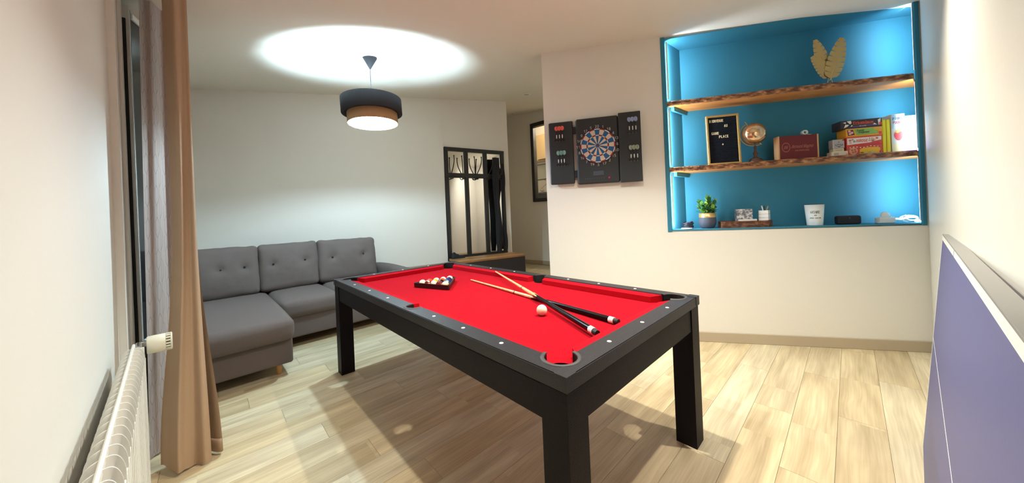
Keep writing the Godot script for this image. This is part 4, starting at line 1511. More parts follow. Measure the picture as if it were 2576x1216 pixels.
# ---------------------------------------------------------------- folded table tennis top by the right wall
func build_folded_table():
	var far_b := V(2.04, 0.0, 1.62)
	var far_t := V(2.185, 1.065, 1.62)
	var along := V(-1.562, 0, -1.231).normalized()
	var up := (far_t - far_b).normalized()
	var nrm := along.cross(up).normalized()
	if nrm.dot(V(-1, 0, 1)) < 0:
		nrm = -nrm
	var o := thing("table_tennis_top", "folded blue table tennis top with white border, leaning against the right wall", "table tennis table", Transform3D(Basis(), far_b))
	var h := far_b.distance_to(far_t)
	var L := 2.06
	var B := Transform3D(Basis(along, up, along.cross(up)), Vector3.ZERO)
	var sgn := 1.0 if along.cross(up).dot(nrm) > 0 else -1.0
	part("panel", box_mesh(Vector3(L / 2, h / 2, -sgn * 0.013), Vector3(L, h, 0.022), 0.0015), M.pong_blue, o, B)
	part("border_line", box_mesh(Vector3(L / 2, h - 0.012, -sgn * 0.0019), Vector3(L, 0.022, 0.0012)), M.white, o, B, "white border line")
	part("border_line", box_mesh(Vector3(0.005, h / 2, -sgn * 0.0019), Vector3(0.010, h, 0.0010)), M.white, o, B, "white border line")
	part("centre_line", box_mesh(Vector3(L / 2, h * 0.515, -sgn * 0.0019), Vector3(L, 0.0035, 0.0008)), M.white, o, B, "thin white centre line")
	part("edge_frame", box_mesh(Vector3(L / 2, h + 0.002, -sgn * 0.018), Vector3(L, 0.006, 0.034), 0.001), M.pong_edge, o, B)
	part("edge_joint", box_mesh(Vector3(0.78, h - 0.012, -sgn * 0.0012), Vector3(0.003, 0.024, 0.0012)), M.pong_edge, o, B)
	part("foot", box_mesh(Vector3(0.4, 0.02, -sgn * 0.05), Vector3(0.04, 0.04, 0.05), 0.004), M.rubber, o, B)

# ---------------------------------------------------------------- things in the niche
func fit_text(parent: Node, called: String, s: String, w: float, h: float, m: Material, c: Vector3, font := "Droid Sans", bold := true, slant := 0.0, depth := 0.001) -> MeshInstance3D:
	# lettering w wide and h high, centred on c, standing on a face that looks along +z
	var tm := text_mesh(s, 0.1, 0.01, font, bold)
	var bb := tm.get_aabb()
	var b := Basis(Vector3(w / bb.size.x, 0, 0), Vector3(slant * h / bb.size.y, h / bb.size.y, 0), Vector3(0, 0, depth / bb.size.z))
	return part(called, tm, m, parent, Transform3D(b, c - b * (bb.position + bb.size / 2.0)))

func flat(poly: PackedVector2Array, depth := 0.0008) -> Mesh:
	var p := poly
	if Geometry2D.is_polygon_clockwise(p):
		p = poly.duplicate()
		p.reverse()
	var st := new_st()
	extrude(st, p, Transform3D(), 0.0, depth)
	return done(st)

func P2(a: Array) -> PackedVector2Array:
	var p := PackedVector2Array()
	for i in range(0, a.size(), 2):
		p.append(Vector2(a[i], a[i + 1]))
	return p

func build_shelf_things():
	var fr := at_wall(NICHE_O)
	var S := 1.6555
	# letter board
	var lb := thing("letter_board", "black felt letter board in a gold frame, reading BIENVENUE AU GAME PLACE", "letter board", fr * TR(0.332, S, -0.100, -3.0, 0, 0))
	var gold = M.brass
	var st := new_st()
	var W := 0.278
	var H := 0.478
	for k in [[0, H - 0.009, W, 0.018], [0, 0.009, W, 0.018], [-W / 2 + 0.009, H / 2, 0.018, H - 0.036], [W / 2 - 0.009, H / 2, 0.018, H - 0.036]]:
		bx(st, Vector3(k[0], k[1], 0), Vector3(k[2], k[3], 0.030), 0.002)
	part("frame", done(st), gold, lb)
	st = new_st()
	bx(st, Vector3(0, H / 2, -0.004), Vector3(W - 0.03, H - 0.03, 0.010))
	for k in 44:
		bx(st, Vector3(0, 0.022 + k * 0.0100, 0.0025), Vector3(W - 0.036, 0.0072, 0.005), 0.002)
	part("felt", done(st), mat(C(40, 44, 54), 0.95, 0, 0.1), lb)
	var lt := mat(C(250, 236, 196), 0.4)
	for t in [["BIENVENUE", -0.049, 2.080, 0.120, 0.026], ["AU", 0.029, 2.027, 0.032, 0.025], ["GAME", -0.065, 1.960, 0.066, 0.025], ["PLACE", 0.006, 1.925, 0.082, 0.025]]:
		var s: String = t[0]
		var wch: float = t[3] / s.length()
		for i in s.length():
			fit_text(lb, "letter", s[i], wch * (0.78 if s[i] != "I" else 0.2), t[4], lt, Vector3(t[1] - t[3] / 2 + wch * (i + 0.5), t[2] - S, 0.006), "Droid Sans", true, 0.0, 0.003)
	part("star", flat(P2([0, 0.010, 0.003, 0.003, 0.010, 0, 0.003, -0.003, 0, -0.010, -0.003, -0.003, -0.010, 0, -0.003, 0.003]), 0.003), lt, lb, T3(-0.005, 1.85 - S, 0.005))
	# globe
	var gl := thing("globe", "shiny copper and silver globe on a turned dark stand, on the lower shelf", "globe", fr * T3(0.600, S, -0.125))
	var gm := mat(C(255, 255, 255), 0.16, 0.85)
	tri_tex(gm, Vector3.ONE * 2.6, noise_tex(0.012, 4, 256, false, 1.0, ramp([C(226, 190, 150), C(205, 150, 108), C(236, 222, 196), C(214, 178, 132)], [0.3, 0.48, 0.54, 0.75]), FastNoiseLite.TYPE_SIMPLEX_SMOOTH, 12))
	var sp := SphereMesh.new()
	sp.radius = 0.101
	sp.height = 0.202
	sp.radial_segments = 48
	sp.rings = 28
	part("sphere", sp, gm, gl, T3(-0.010, 0.270, 0))
	var arc := []
	for k in 25:
		var a := deg_to_rad(118.0 + 180.0 * k / 24.0)
		arc.append(Vector3(-0.010 + cos(a) * 0.112, 0.270 + sin(a) * 0.112, 0))
	part("meridian", tube_mesh(arc, 0.0042, 8), M.brass, gl)
	part("axis_pin", tube_mesh([arc[0] + Vector3(0.006, -0.012, 0), arc[0] + Vector3(-0.012, 0.022, 0)], 0.004, 8, 0.002), M.brass, gl)
	part("axis_pin", tube_mesh([arc[24] + Vector3(-0.006, 0.012, 0), arc[24] + Vector3(0.010, -0.004, 0)], 0.004, 8), M.brass, gl)
	var stand := mat(C(92, 62, 50), 0.4)
	part("stand", lathe_mesh([Vector2(0, 0), Vector2(0.060, 0), Vector2(0.062, 0.008), Vector2(0.058, 0.016), Vector2(0.050, 0.022), Vector2(0.048, 0.032), Vector2(0.034, 0.040), Vector2(0.020, 0.048), Vector2(0.014, 0.062), Vector2(0.016, 0.078), Vector2(0.022, 0.088), Vector2(0.013, 0.098), Vector2(0.009, 0.120), Vector2(0.011, 0.148), Vector2(0.007, 0.160), Vector2(0, 0.160)], 30), stand, gl)
	# wine box
	var wb := thing("wooden_wine_box", "burgundy wooden wine box with pale edges, an oval emblem and script lettering", "wooden box", fr * TR(0.917, S, -0.080, 0, 5.0, 0))
	var wine := tri_tex(mat(C(112, 36, 40), 0.7), Vector3.ONE * 5.0, null, noise_tex(0.1, 4, 256, true, 3.0), 0.3)
	var edge := mat(C(216, 170, 120), 0.6)
	part("panel", box_mesh(Vector3(0, 0.110, -0.006), Vector3(0.300, 0.208, 0.010), 0.001), wine, wb)
	part("lid", box_mesh(Vector3(0, 0.2125, -0.034), Vector3(0.322, 0.008, 0.055), 0.001), wine, wb)
	for x in [-0.156, 0.156]:
		part("end_board", box_mesh(Vector3(x, 0.108, -0.032), Vector3(0.012, 0.216, 0.064), 0.001), edge, wb)
	part("bottom_board", box_mesh(Vector3(0, 0.004, -0.032), Vector3(0.300, 0.008, 0.062), 0.001), edge, wb)
	part("back_panel", box_mesh(Vector3(0, 0.108, -0.057), Vector3(0.300, 0.20, 0.010)), wine, wb)
	var ink := mat(C(190, 122, 104), 0.7)
	st = new_st()
	for k in 36:
		var a := TAU * k / 36
		var b := TAU * (k + 1) / 36
		for rr in [[0.029, 0.0316], [0.0325, 0.0335]]:
			var f := func(t: float, r: float) -> Vector3: return Vector3(cos(t) * r, sin(t) * r * 1.30, 0)
			quad(st, f.call(a, rr[0]), f.call(b, rr[0]), f.call(b, rr[1]), f.call(a, rr[1]), Vector3.BACK)
	part("emblem", done(st), ink, wb, T3(-0.099, 0.112, -0.0004))
	fit_text(wb, "emblem_letters", "BM", 0.030, 0.026, ink, Vector3(-0.099, 0.112, -0.0006), "Droid Serif", false, 0.4)
	fit_text(wb, "lettering", "Bernard Magrez", 0.172, 0.036, ink, Vector3(0.032, 0.112, -0.0006), "Droid Serif", false, 0.5)
	fit_text(wb, "lettering", "PROPRIÉTAIRE", 0.112, 0.015, ink, Vector3(0.030, 0.080, -0.0006), "Droid Sans", false)
	var rl := thing("white_ribbon_roll", "small white curled roll lying on top of the burgundy wine box", "roll", fr * T3(0.985, S + 0.2168, -0.118))
	part("roll", lathe_mesh([Vector2(0.012, -0.018), Vector2(0.021, -0.018), Vector2(0.023, 0.0), Vector2(0.021, 0.018), Vector2(0.012, 0.018), Vector2(0.012, -0.018)], 22, true, Transform3D(Basis(Vector3.RIGHT, PI / 2), Vector3(0, 0.0232, 0))), mat(C(220, 236, 232), 0.5), rl)
	part("tail", tube_mesh([Vector3(0.018, 0.010, 0), Vector3(0.035, 0.004, 0.004), Vector3(0.052, 0.003, 0.002)], 0.003, 6), mat(C(220, 236, 232), 0.5), rl)
	# small boxes and tin
	var b1 := thing("white_card_box", "flat white card box at the bottom of the small pile left of the games", "box", fr * T3(1.216, S, -0.075))
	part("body", box_mesh(Vector3(0, 0.021, -0.03), Vector3(0.112, 0.042, 0.07), 0.0015), mat(C(232, 224, 208), 0.6), b1)
	part("print_mark", flat(rect(-0.044, 0.010, -0.010, 0.030)), mat(C(196, 186, 170), 0.6), b1, T3(0, 0, 0.005))
	part("print_mark", flat(P2([0.040, 0.010, 0.050, 0.010, 0.045, 0.020])), mat(C(150, 140, 128), 0.6), b1, T3(0, 0, 0.005))
	var b2 := thing("cream_card_box", "small cream card box in the middle of the pile left of the games", "box", fr * T3(1.214, S + 0.0422, -0.078))
	part("body", box_mesh(Vector3(0, 0.013, -0.03), Vector3(0.076, 0.026, 0.055), 0.0015), mat(C(226, 214, 178), 0.6), b2)
	part("print_mark", flat(rect(-0.024, 0.008, 0.024, 0.016)), mat(C(186, 172, 138), 0.6), b2, T3(0, 0, -0.002))
	var tin := thing("grey_tin", "grey-white printed tin on top of the pale card boxes left of the games", "tin", fr * T3(1.216, S + 0.0684, -0.080))
	part("body", box_mesh(Vector3(0, 0.040, -0.03), Vector3(0.086, 0.080, 0.06), 0.006), mat(C(186, 182, 184), 0.45), tin)
	var dk := mat(C(52, 50, 54), 0.6)
	st = new_st()
	for k in 14:
		var a := PI + PI * k / 14.0
		var b := PI + PI * (k + 1) / 14.0
		var f := func(t: float, r: float) -> Vector3: return Vector3(cos(t) * r * 1.2, sin(t) * r * 0.75, 0)
		quad(st, f.call(a, 0.020), f.call(b, 0.020), f.call(b, 0.024), f.call(a, 0.024), Vector3.BACK)
	part("emblem", done(st), dk, tin, T3(0, 0.036, 0.0004))
	part("emblem", flat(P2([-0.008, 0.050, 0.0, 0.060, 0.008, 0.050, 0.0, 0.054])), dk, tin, T3(0, 0, 0.0001))
	part("emblem", flat(P2([-0.012, 0.016, 0.012, 0.016, 0.0, 0.010])), dk, tin, T3(0, 0, 0.0001))
	fit_text(tin, "lettering", "Circus", 0.034, 0.011, dk, Vector3(0, 0.036, 0.0004), "Droid Serif", true)
	part("lid_print", flat(P2([0.022, 0.066, 0.040, 0.066, 0.040, 0.074, 0.028, 0.076])), mat(C(150, 44, 62), 0.5), tin, T3(0, 0, 0.0001))
	# stack of games
	var games := [
		["game_box", "red and yellow game box at the bottom of the stack of board games", 1.394, 0.248, 0.0785, C(216, 78, 64)],
		["game_box", "white and red game box with coral lettering, second from the bottom of the stack", 1.394, 0.248, 0.0765, C(222, 66, 60)],
		["game_box", "orange game box with a green name panel, third from the bottom of the stack", 1.396, 0.254, 0.0770, C(240, 172, 48)],
		["game_box", "dark game box with white tile shapes and orange lettering on top of the stack", 1.378, 0.288, 0.0735, C(54, 48, 56)]]
	var y := S
	var boxes := []
	for g in games:
		var o := thing(g[0], g[1], "board game", fr * T3(g[2], y, -0.078), "stack of board games")
		part("body", box_mesh(Vector3(0, g[4] / 2, -0.055), Vector3(g[3], g[4] - 0.0006, 0.11), 0.0015), mat(g[5], 0.45), o)
		boxes.append(o)
		y += g[4]
	var Z := T3(0, 0, 0.0003)
	var wht := mat(C(244, 240, 232), 0.45)
	var red := mat(C(226, 74, 62), 0.45)
	var yel := mat(C(244, 190, 40), 0.45)
	var org := mat(C(240, 92, 56), 0.45)
	var g0: Node = boxes[0]
	part("print_panel", flat(P2([-0.034, 0.008, 0.108, 0.008, 0.108, 0.052, 0.08, 0.058, 0.03, 0.061, -0.014, 0.056, -0.034, 0.046])), yel, g0, Z)
	part("print_panel", flat(circle(Vector2(-0.078, 0.036), 0.030, 24)), mat(C(224, 176, 140), 0.5), g0, Z)
	for c in [[-0.088, 0.044], [-0.068, 0.046], [-0.082, 0.024], [-0.064, 0.028]]:
		part("print_spot", flat(circle(Vector2(c[0], c[1]), 0.009, 14)), mat(C(206, 106, 72), 0.5), g0, T3(0, 0, 0.0009))
	for k in 9:
		part("print_spot", flat(circle(Vector2(-0.10 + k * 0.024, 0.066 + 0.005 * sin(k * 1.3)), 0.0045, 10)), wht, g0, Z)
	for k in 4:
		part("print_label", flat(rect(-0.030 + k * 0.026, 0.012, -0.008 + k * 0.026, 0.022)), mat([C(120, 90, 40), C(210, 200, 130), C(160, 200, 90), C(206, 206, 180)][k], 0.5), g0, T3(0, 0, 0.0009))
	var g1: Node = boxes[1]
	part("print_panel", flat(P2([-0.120, 0.012, 0.04, 0.022, 0.06, 0.030, 0.118, 0.040, 0.118, 0.070, -0.120, 0.070])), wht, g1, Z)
	fit_text(g1, "lettering", "HiROGE", 0.078, 0.026, red, Vector3(-0.016, 0.044, 0.0014), "Droid Sans", true, 0.2)
	fit_text(g1, "lettering", "LO", 0.030, 0.028, red, Vector3(0.046, 0.048, 0.0014), "Droid Serif", true, 0.2)
	for c in [[-0.100, 0.050, C(196, 120, 120)], [-0.082, 0.056, C(226, 150, 140)], [-0.098, 0.030, C(230, 180, 170)], [0.070, 0.044, C(240, 190, 60)], [0.088, 0.056, C(226, 110, 90)], [0.060, 0.036, C(120, 140, 190)], [-0.070, 0.040, C(150, 170, 180)]]:
		part("print_spot", flat(circle(Vector2(c[0], c[1]), 0.009, 14)), mat(c[2], 0.5), g1, T3(0, 0, 0.0009))
	var g2: Node = boxes[2]
	part("print_panel", flat(P2([-0.070, 0.068, 0.070, 0.070, 0.066, 0.050, 0.096, 0.044, 0.096, 0.020, -0.052, 0.016])), mat(C(142, 194, 92), 0.45), g2, Z)
	part("print_panel", flat(P2([-0.120, 0.064, -0.078, 0.066, -0.066, 0.020, -0.114, 0.016])), mat(C(98, 44, 78), 0.45), g2, Z)
	for c in [[-0.104, 0.054], [-0.086, 0.040], [-0.100, 0.032]]:
		part("print_spot", flat(circle(Vector2(c[0], c[1]), 0.010, 14)), mat(C(236, 186, 170), 0.5), g2, T3(0, 0, 0.0009))
	fit_text(g2, "lettering", "Toxic", 0.056, 0.020, dk, Vector3(-0.026, 0.056, 0.0014), "Droid Serif", true, 0.2)
	fit_text(g2, "lettering", "Croqueurs", 0.078, 0.020, dk, Vector3(-0.004, 0.036, 0.0014), "Droid Serif", true, 0.2)
	fit_text(g2, "lettering", "un jeu explosif", 0.050, 0.006, wht, Vector3(0.062, 0.034, 0.0014), "Droid Sans", false)
	part("print_panel", flat(rect(-0.127, 0.002, 0.127, 0.008)), mat(C(224, 92, 52), 0.45), g2, Z)
	var g3: Node = boxes[3]
	part("print_panel", flat(P2([-0.062, 0.008, 0.118, 0.014, 0.118, 0.026, -0.062, 0.022])), mat(C(92, 74, 128), 0.45), g3, Z)
	for q in [[-0.128, 0.056, -0.106, 0.060, -0.108, 0.044], [-0.100, 0.066, -0.070, 0.068, -0.066, 0.046, -0.078, 0.038], [-0.110, 0.038, -0.084, 0.034, -0.096, 0.020, -0.122, 0.008], [-0.066, 0.032, -0.058, 0.022, -0.074, 0.014], [0.094, 0.034, 0.108, 0.018, 0.082, 0.022], [0.116, 0.058, 0.138, 0.070, 0.130, 0.016, 0.122, 0.012]]:
		part("print_tile", flat(P2(q)), wht, g3, T3(-0.002, 0, 0.0009))
	fit_text(g3, "lettering", "Triominos", 0.146, 0.028, org, Vector3(0.012, 0.046, 0.0014), "Droid Serif", true)
	fit_text(g3, "lettering", "DE LUXE", 0.048, 0.010, mat(C(190, 180, 206), 0.5), Vector3(0.010, 0.017, 0.0016), "Droid Sans", true)
	for q in [[g0, 0.112, 0.014], [g1, 0.112, 0.020], [g2, 0.112, 0.022], [g3, 0.134, 0.024]]:
		part("maker_badge", flat(rect(q[1] - 0.011, q[2] - 0.010, q[1] + 0.007, q[2] + 0.012)), red, q[0], T3(0, 0, 0.0018))
	# yellow books
	for k in 2:
		var bk := thing("yellow_book", ["left of two bright yellow books standing beside the stack of games", "right of two bright yellow books, next to the white picnic game box"][k], "book", fr * T3(1.5365 + k * 0.0285, S, -0.080), "yellow books")
		part("cover", box_mesh(Vector3(0, 0.1425 - k * 0.001, -0.085), Vector3(0.025, 0.285 - k * 0.002, 0.17), 0.003), mat(C(244, 226, 40), 0.45), bk)
		part("pages", box_mesh(Vector3(0, 0.1425, -0.087), Vector3(0.018, 0.2862, 0.160), 0.001), wht, bk)
	# picnic game
	var pq := thing("picnic_game_box", "tall white game box reading PIQUE PICNIC with a red berry on it", "board game", fr * T3(1.630, S, -0.078))
	part("body", box_mesh(Vector3(0, 0.1615, -0.075), Vector3(0.092, 0.323, 0.15), 0.002), mat(C(240, 240, 236), 0.45), pq)
	part("print_panel", flat(P2([-0.044, 0.318, -0.01, 0.318, -0.028, 0.24, -0.034, 0.20, -0.044, 0.20])), mat(C(190, 226, 240), 0.5), pq, Z)
	part("print_panel", flat(P2([-0.044, 0.004, 0.044, 0.004, 0.044, 0.07, 0.0, 0.085, -0.044, 0.07])), mat(C(246, 240, 190), 0.5), pq, Z)
	var bl := mat(C(96, 130, 190), 0.5)
	for i in 5:
		fit_text(pq, "letter", "PIQUE"[i], [0.013, 0.004, 0.014, 0.013, 0.011][i], 0.022, bl, Vector3(-0.032 + i * 0.0158, 0.284 + 0.002 * (i % 2), 0.0012))
	for i in 6:
		fit_text(pq, "letter", "PICNIC"[i], [0.012, 0.004, 0.011, 0.012, 0.004, 0.011][i], 0.021, mat(C(232, 130, 160), 0.5), Vector3(-0.030 + i * 0.0125, 0.252 - 0.002 * (i % 2), 0.0012))
	var berry := PackedVector2Array()
	for k in 28:
		var a := TAU * k / 28
		berry.append(Vector2(cos(a) * 0.030 * (1.0 + 0.15 * sin(a)), 0.140 + sin(a) * 0.042))
	part("print_berry", flat(berry), mat(C(232, 70, 74), 0.5), pq, Z)
	part("print_berry", flat(P2([-0.026, 0.170, -0.012, 0.186, 0.012, 0.188, 0.024, 0.176, 0.010, 0.172, -0.006, 0.160])), mat(C(242, 206, 100), 0.5), pq, T3(0, 0, 0.0009))
	fit_text(pq, "lettering", "8 +", 0.016, 0.007, mat(C(150, 120, 100), 0.5), Vector3(0.030, 0.022, 0.0014))
	# last box
	var lb2 := thing("white_game_box", "white game box with turquoise top corner and violet foot, right of the picnic game", "board game", fr * T3(1.722, S, -0.078))
	part("body", box_mesh(Vector3(0, 0.150, -0.065), Vector3(0.086, 0.300, 0.13), 0.002), mat(C(242, 242, 246), 0.45), lb2)
	part("print_panel", flat(P2([-0.042, 0.298, 0.026, 0.298, 0.026, 0.270, 0.018, 0.272, 0.012, 0.280, 0.004, 0.270, -0.006, 0.276, -0.016, 0.262, -0.022, 0.266, -0.030, 0.248, -0.036, 0.254, -0.042, 0.236])), mat(C(70, 206, 222), 0.45), lb2, Z)
	part("print_panel", flat(P2([-0.042, 0.004, 0.026, 0.004, 0.026, 0.050, 0.012, 0.044, -0.004, 0.040, -0.014, 0.054, -0.020, 0.082, -0.042, 0.080])), mat(C(140, 100, 226), 0.45), lb2, Z)
	for k in 7:
		part("print_stroke", flat(rect(-0.012 + 0.004 * sin(k * 2.0), 0.100 + k * 0.018, -0.009 + 0.004 * sin(k * 2.0), 0.111 + k * 0.018)), mat(C(206, 206, 212), 0.5), lb2, Z)
	# golden leaf ornament on the upper shelf
	var gy := 2.2905
	var le := thing("leaf_ornament", "golden metal ornament of three slit banana leaves standing on the upper shelf", "ornament", fr * T3(1.178, gy, -0.105))
	var leaves := [[Vector3(-0.010, 0.105, -0.012), Vector3(-0.083, 0.428, -0.012), 0.053], [Vector3(0.006, 0.060, 0.010), Vector3(0.104, 0.405, 0.006), 0.066], [Vector3(0.004, 0.072, 0.0), Vector3(-0.118, 0.278, 0.0), 0.052]]
	for l in leaves:
		var a: Vector3 = l[0]
		var b: Vector3 = l[1]
		var ax := (b - a).normalized()
		var sd := ax.cross(Vector3.BACK).normalized()
		var lf := Node3D.new()
		lf.name = "leaf"
		le.add_child(lf, true)
		var ln := a.distance_to(b)
		for sg in [-1.0, 1.0]:
			for k in 8:
				st = new_st()
				var t0 := k / 8.0 + 0.006
				var t1 := (k + 1) / 8.0 - 0.006
				var outl := func(t: float) -> float: return l[2] * pow(maxf(0.0, sin(PI * pow(t, 0.62) * 0.97)), 0.55) * (1.0 if t < 0.93 else 0.85)
				var q := []
				for e in [[t0 - 0.010, 0.0], [t1 + 0.010, 0.0], [t1 + 0.036, 0.99], [(t0 + t1) / 2 + 0.036, 1.03], [t0 + 0.044, 0.99]]:
					var w: float = outl.call(clampf(e[0], 0.02, 0.98)) * e[1]
					q.append(a + ax * ln * clampf(e[0], 0.0, 1.0) + sd * w * sg + Vector3(0, 0, 0.10 * w - 2.6 * w * w + 0.012 * sin(PI * e[0])))
				for i in range(1, 4):
					tri(st, q[0], q[i], q[i + 1], Vector3.BACK)
					tri(st, q[0] - Vector3(0, 0, 0.0012), q[i] - Vector3(0, 0, 0.0012), q[i + 1] - Vector3(0, 0, 0.0012), Vector3.FORWARD)
				part("blade", done(st), M.gold, lf)
		part("midrib", tube_mesh([a - ax * 0.02, a.lerp(b, 0.5) + Vector3(0, 0, 0.013), b], 0.0026, 6, 0.0010), M.brass, lf)
	part("stem", tube_mesh([Vector3(-0.016, 0.0, 0.0), Vector3(0.004, 0.085, 0.0)], 0.003, 8), M.brass, le)
	part("stem", tube_mesh([Vector3(0.030, 0.0, 0.004), Vector3(0.008, 0.085, 0.004)], 0.003, 8), M.brass, le)

func build_sill_things():
	var fr := at_wall(NICHE_O)
	var S := 1.0555
	# charging pad and cable bundle
	var pad := thing("white_charging_pad", "flat round white pad on the left end of the niche sill", "charging pad", fr * T3(-0.025, S, -0.060))
	part("disc", lathe_mesh([Vector2(0, 0), Vector2(0.046, 0.0), Vector2(0.049, 0.004), Vector2(0.047, 0.010), Vector2(0, 0.011)], 30), M.white, pad)
	var bun := thing("black_cable_bundle", "small heap of coiled black cable behind the white pad on the niche sill", "cable", fr * T3(0.010, S, -0.145))
	var pts := []
	for k in 90:
		var t := k / 89.0
		var a := t * TAU * 5.2
		pts.append(Vector3(cos(a) * (0.036 + 0.010 * sin(a * 2.3)), 0.008 + 0.055 * t + 0.006 * sin(a * 3.1), sin(a) * (0.024 + 0.006 * cos(a * 1.7))))
	part("cord", tube_mesh(pts, 0.0065, 7), mat(C(34, 34, 46), 0.5), bun)
	part("plug", box_mesh(Vector3(-0.02, 0.012, 0.03), Vector3(0.03, 0.02, 0.022), 0.004), mat(C(34, 34, 46), 0.5), bun)
	# potted plant
	var pp := thing("potted_plant", "small green plant in a dark grey pot with a golden rim on the niche sill", "potted plant", fr * T3(0.174, S, -0.120))
	part("pot", lathe_mesh([Vector2(0, 0), Vector2(0.046, 0.0), Vector2(0.060, 0.012), Vector2(0.072, 0.045), Vector2(0.074, 0.072), Vector2(0.0705, 0.104)], 40), mat(C(70, 72, 84), 0.7), pp)
	part("gold_rim", lathe_mesh([Vector2(0.0708, 0.104), Vector2(0.0712, 0.146), Vector2(0.067, 0.147), Vector2(0.066, 0.125)], 40), M.brass, pp, Transform3D(), "golden rim")
	part("soil", lathe_mesh([Vector2(0, 0.132), Vector2(0.066, 0.130)], 24), mat(C(52, 40, 32), 0.95), pp)
	var st := new_st()
	grid(st, 8, 4, func(a: float, b: float) -> Vector3:
		var w := 0.0155 * pow(sin(PI * clampf(pow(a, 0.75), 0.03, 0.985)), 0.7) * (b * 2 - 1)
		return Vector3(w, 0.012 * sin(a * 2.2) - 10.0 * w * w * 0.6, -0.048 * a))
	grid(st, 8, 4, func(a: float, b: float) -> Vector3:
		var w := 0.0155 * pow(sin(PI * clampf(pow(a, 0.75), 0.03, 0.985)), 0.7) * (b * 2 - 1)
		return Vector3(w, 0.012 * sin(a * 2.2) - 10.0 * w * w * 0.6 - 0.0012, -0.048 * a), true)
	var leaf := done(st)
	var greens := [mat(C(70, 122, 62), 0.45), mat(C(96, 150, 64), 0.45), mat(C(52, 100, 60), 0.45), mat(C(140, 178, 76), 0.45)]
	for m in greens:
		m.backlight_enabled = true
		m.backlight = Color(0.10, 0.16, 0.05)
	var stems := [[-0.030, 0.020, 0.100, -0.020], [0.004, -0.010, 0.150, 0.006], [0.038, 0.010, 0.120, 0.026], [-0.010, 0.030, 0.085, -0.008], [0.022, 0.034, 0.080, 0.016], [0.020, -0.030, 0.140, 0.014], [-0.034, -0.020, 0.110, -0.024]]
	var n := 0
	for s in stems:
		var foot := Vector3(s[0], 0.130, s[1])
		var topp := Vector3(s[0] * 1.1 + s[3], 0.130 + s[2], s[1] * 1.1)
		var stem := part("stem", tube_mesh([foot, foot.lerp(topp, 0.5), topp], 0.0032, 7), greens[2], pp)
		for k in 11:
			var t := 0.15 + 0.85 * k / 10.0
			var a := n * 2.399
			var tilt := lerpf(5.0, 62.0, pow(t, 2.0))
			var b := Basis(Vector3.UP, a) * Basis(Vector3.RIGHT, deg_to_rad(tilt))
			part("leaf", leaf, greens[n % 4], stem, Transform3D(b.scaled(Vector3.ONE * lerpf(1.32, 1.0, t)), foot.lerp(topp, t)))
			n += 1
	# tray
	var wood := tri_tex(mat(C(134, 100, 84), 0.7), Vector3(2.0, 4.0, 4.0), noise_tex(0.03, 4, 256, false, 1.0, ramp([C(150, 118, 96), C(205, 168, 140), C(255, 235, 210)], [0.25, 0.5, 0.8])))
	var tray := thing("wooden_tray", "angular brown wooden tray on the niche sill holding a grey box and a pen pot", "tray", fr * T3(0.49, S, -0.120))
	var out := PackedVector2Array([Vector2(-0.222, 0.088), Vector2(0.152, 0.088), Vector2(0.226, -0.010), Vector2(0.165, -0.098), Vector2(-0.170, -0.098), Vector2(-0.226, 0.0)])
	if Geometry2D.is_polygon_clockwise(out):
		out.reverse()
	st = new_st()
	extrude(st, out, PLAN, 0.0, 0.010)
	part("bottom", done(st), wood, tray)
	var inn: PackedVector2Array = Geometry2D.offset_polygon(out, -0.013, Geometry2D.JOIN_MITER)[0]
	for k in out.size():
		var a := out[k]
		var b := out[(k + 1) % out.size()]
		var near := func(p: Vector2) -> Vector2:
			var best := inn[0]
			for q in inn:
				if q.distance_to(p) < best.distance_to(p):
					best = q
			return best
		st = new_st()
		extrude(st, PackedVector2Array([a, b, near.call(b), near.call(a)]), PLAN, 0.010, 0.060)
		part("side_board", done(st), wood, tray)
	# grey mottled box on a white block, in the tray
	var wb := thing("white_block", "flat white block in the wooden tray in front of the mottled grey box", "block", fr * T3(0.498, S + 0.0102, -0.090))
	part("body", box_mesh(Vector3(0, 0.032, 0.0), Vector3(0.146, 0.064, 0.026), 0.002), mat(C(236, 230, 226), 0.5), wb)
	var gb := thing("mottled_grey_box", "upright grey and white mottled box standing in the wooden tray", "box", fr * T3(0.487, S + 0.0102, -0.135))
	var mot := tri_tex(mat(Color.WHITE, 0.6), Vector3.ONE * 3.2, noise_tex(0.045, 2, 256, false, 1.0, ramp([C(110, 112, 122), C(168, 168, 176), C(226, 222, 222)], [0.28, 0.5, 0.72]), FastNoiseLite.TYPE_CELLULAR, 3))
	part("body", box_mesh(Vector3(0, 0.080, 0), Vector3(0.130, 0.160, 0.05), 0.003), mot, gb)
	# pen pot with three pens
	var ph := thing("white_pen_pot", "square white slatted pen pot in the wooden tray, turned with one corner forward", "pen pot", fr * T3(0.672, S + 0.0102, -0.140) * TR(-0.014, 0, 0, 0, -34, 0))
	var wh := mat(C(238, 236, 232), 0.5)
	var s := 0.076
	for k in 4:
		var a := PI / 2 * k
		for r in 4:
			part("slat", box_mesh(Vector3(0, 0.0195 + r * 0.0345, s / 2 - 0.003), Vector3(s, 0.0330, 0.006), 0.0015), wh, ph, Transform3D(Basis(Vector3.UP, a), Vector3.ZERO))
	part("base", box_mesh(Vector3(0, 0.003, 0), Vector3(s - 0.004, 0.006, s - 0.004)), wh, ph)
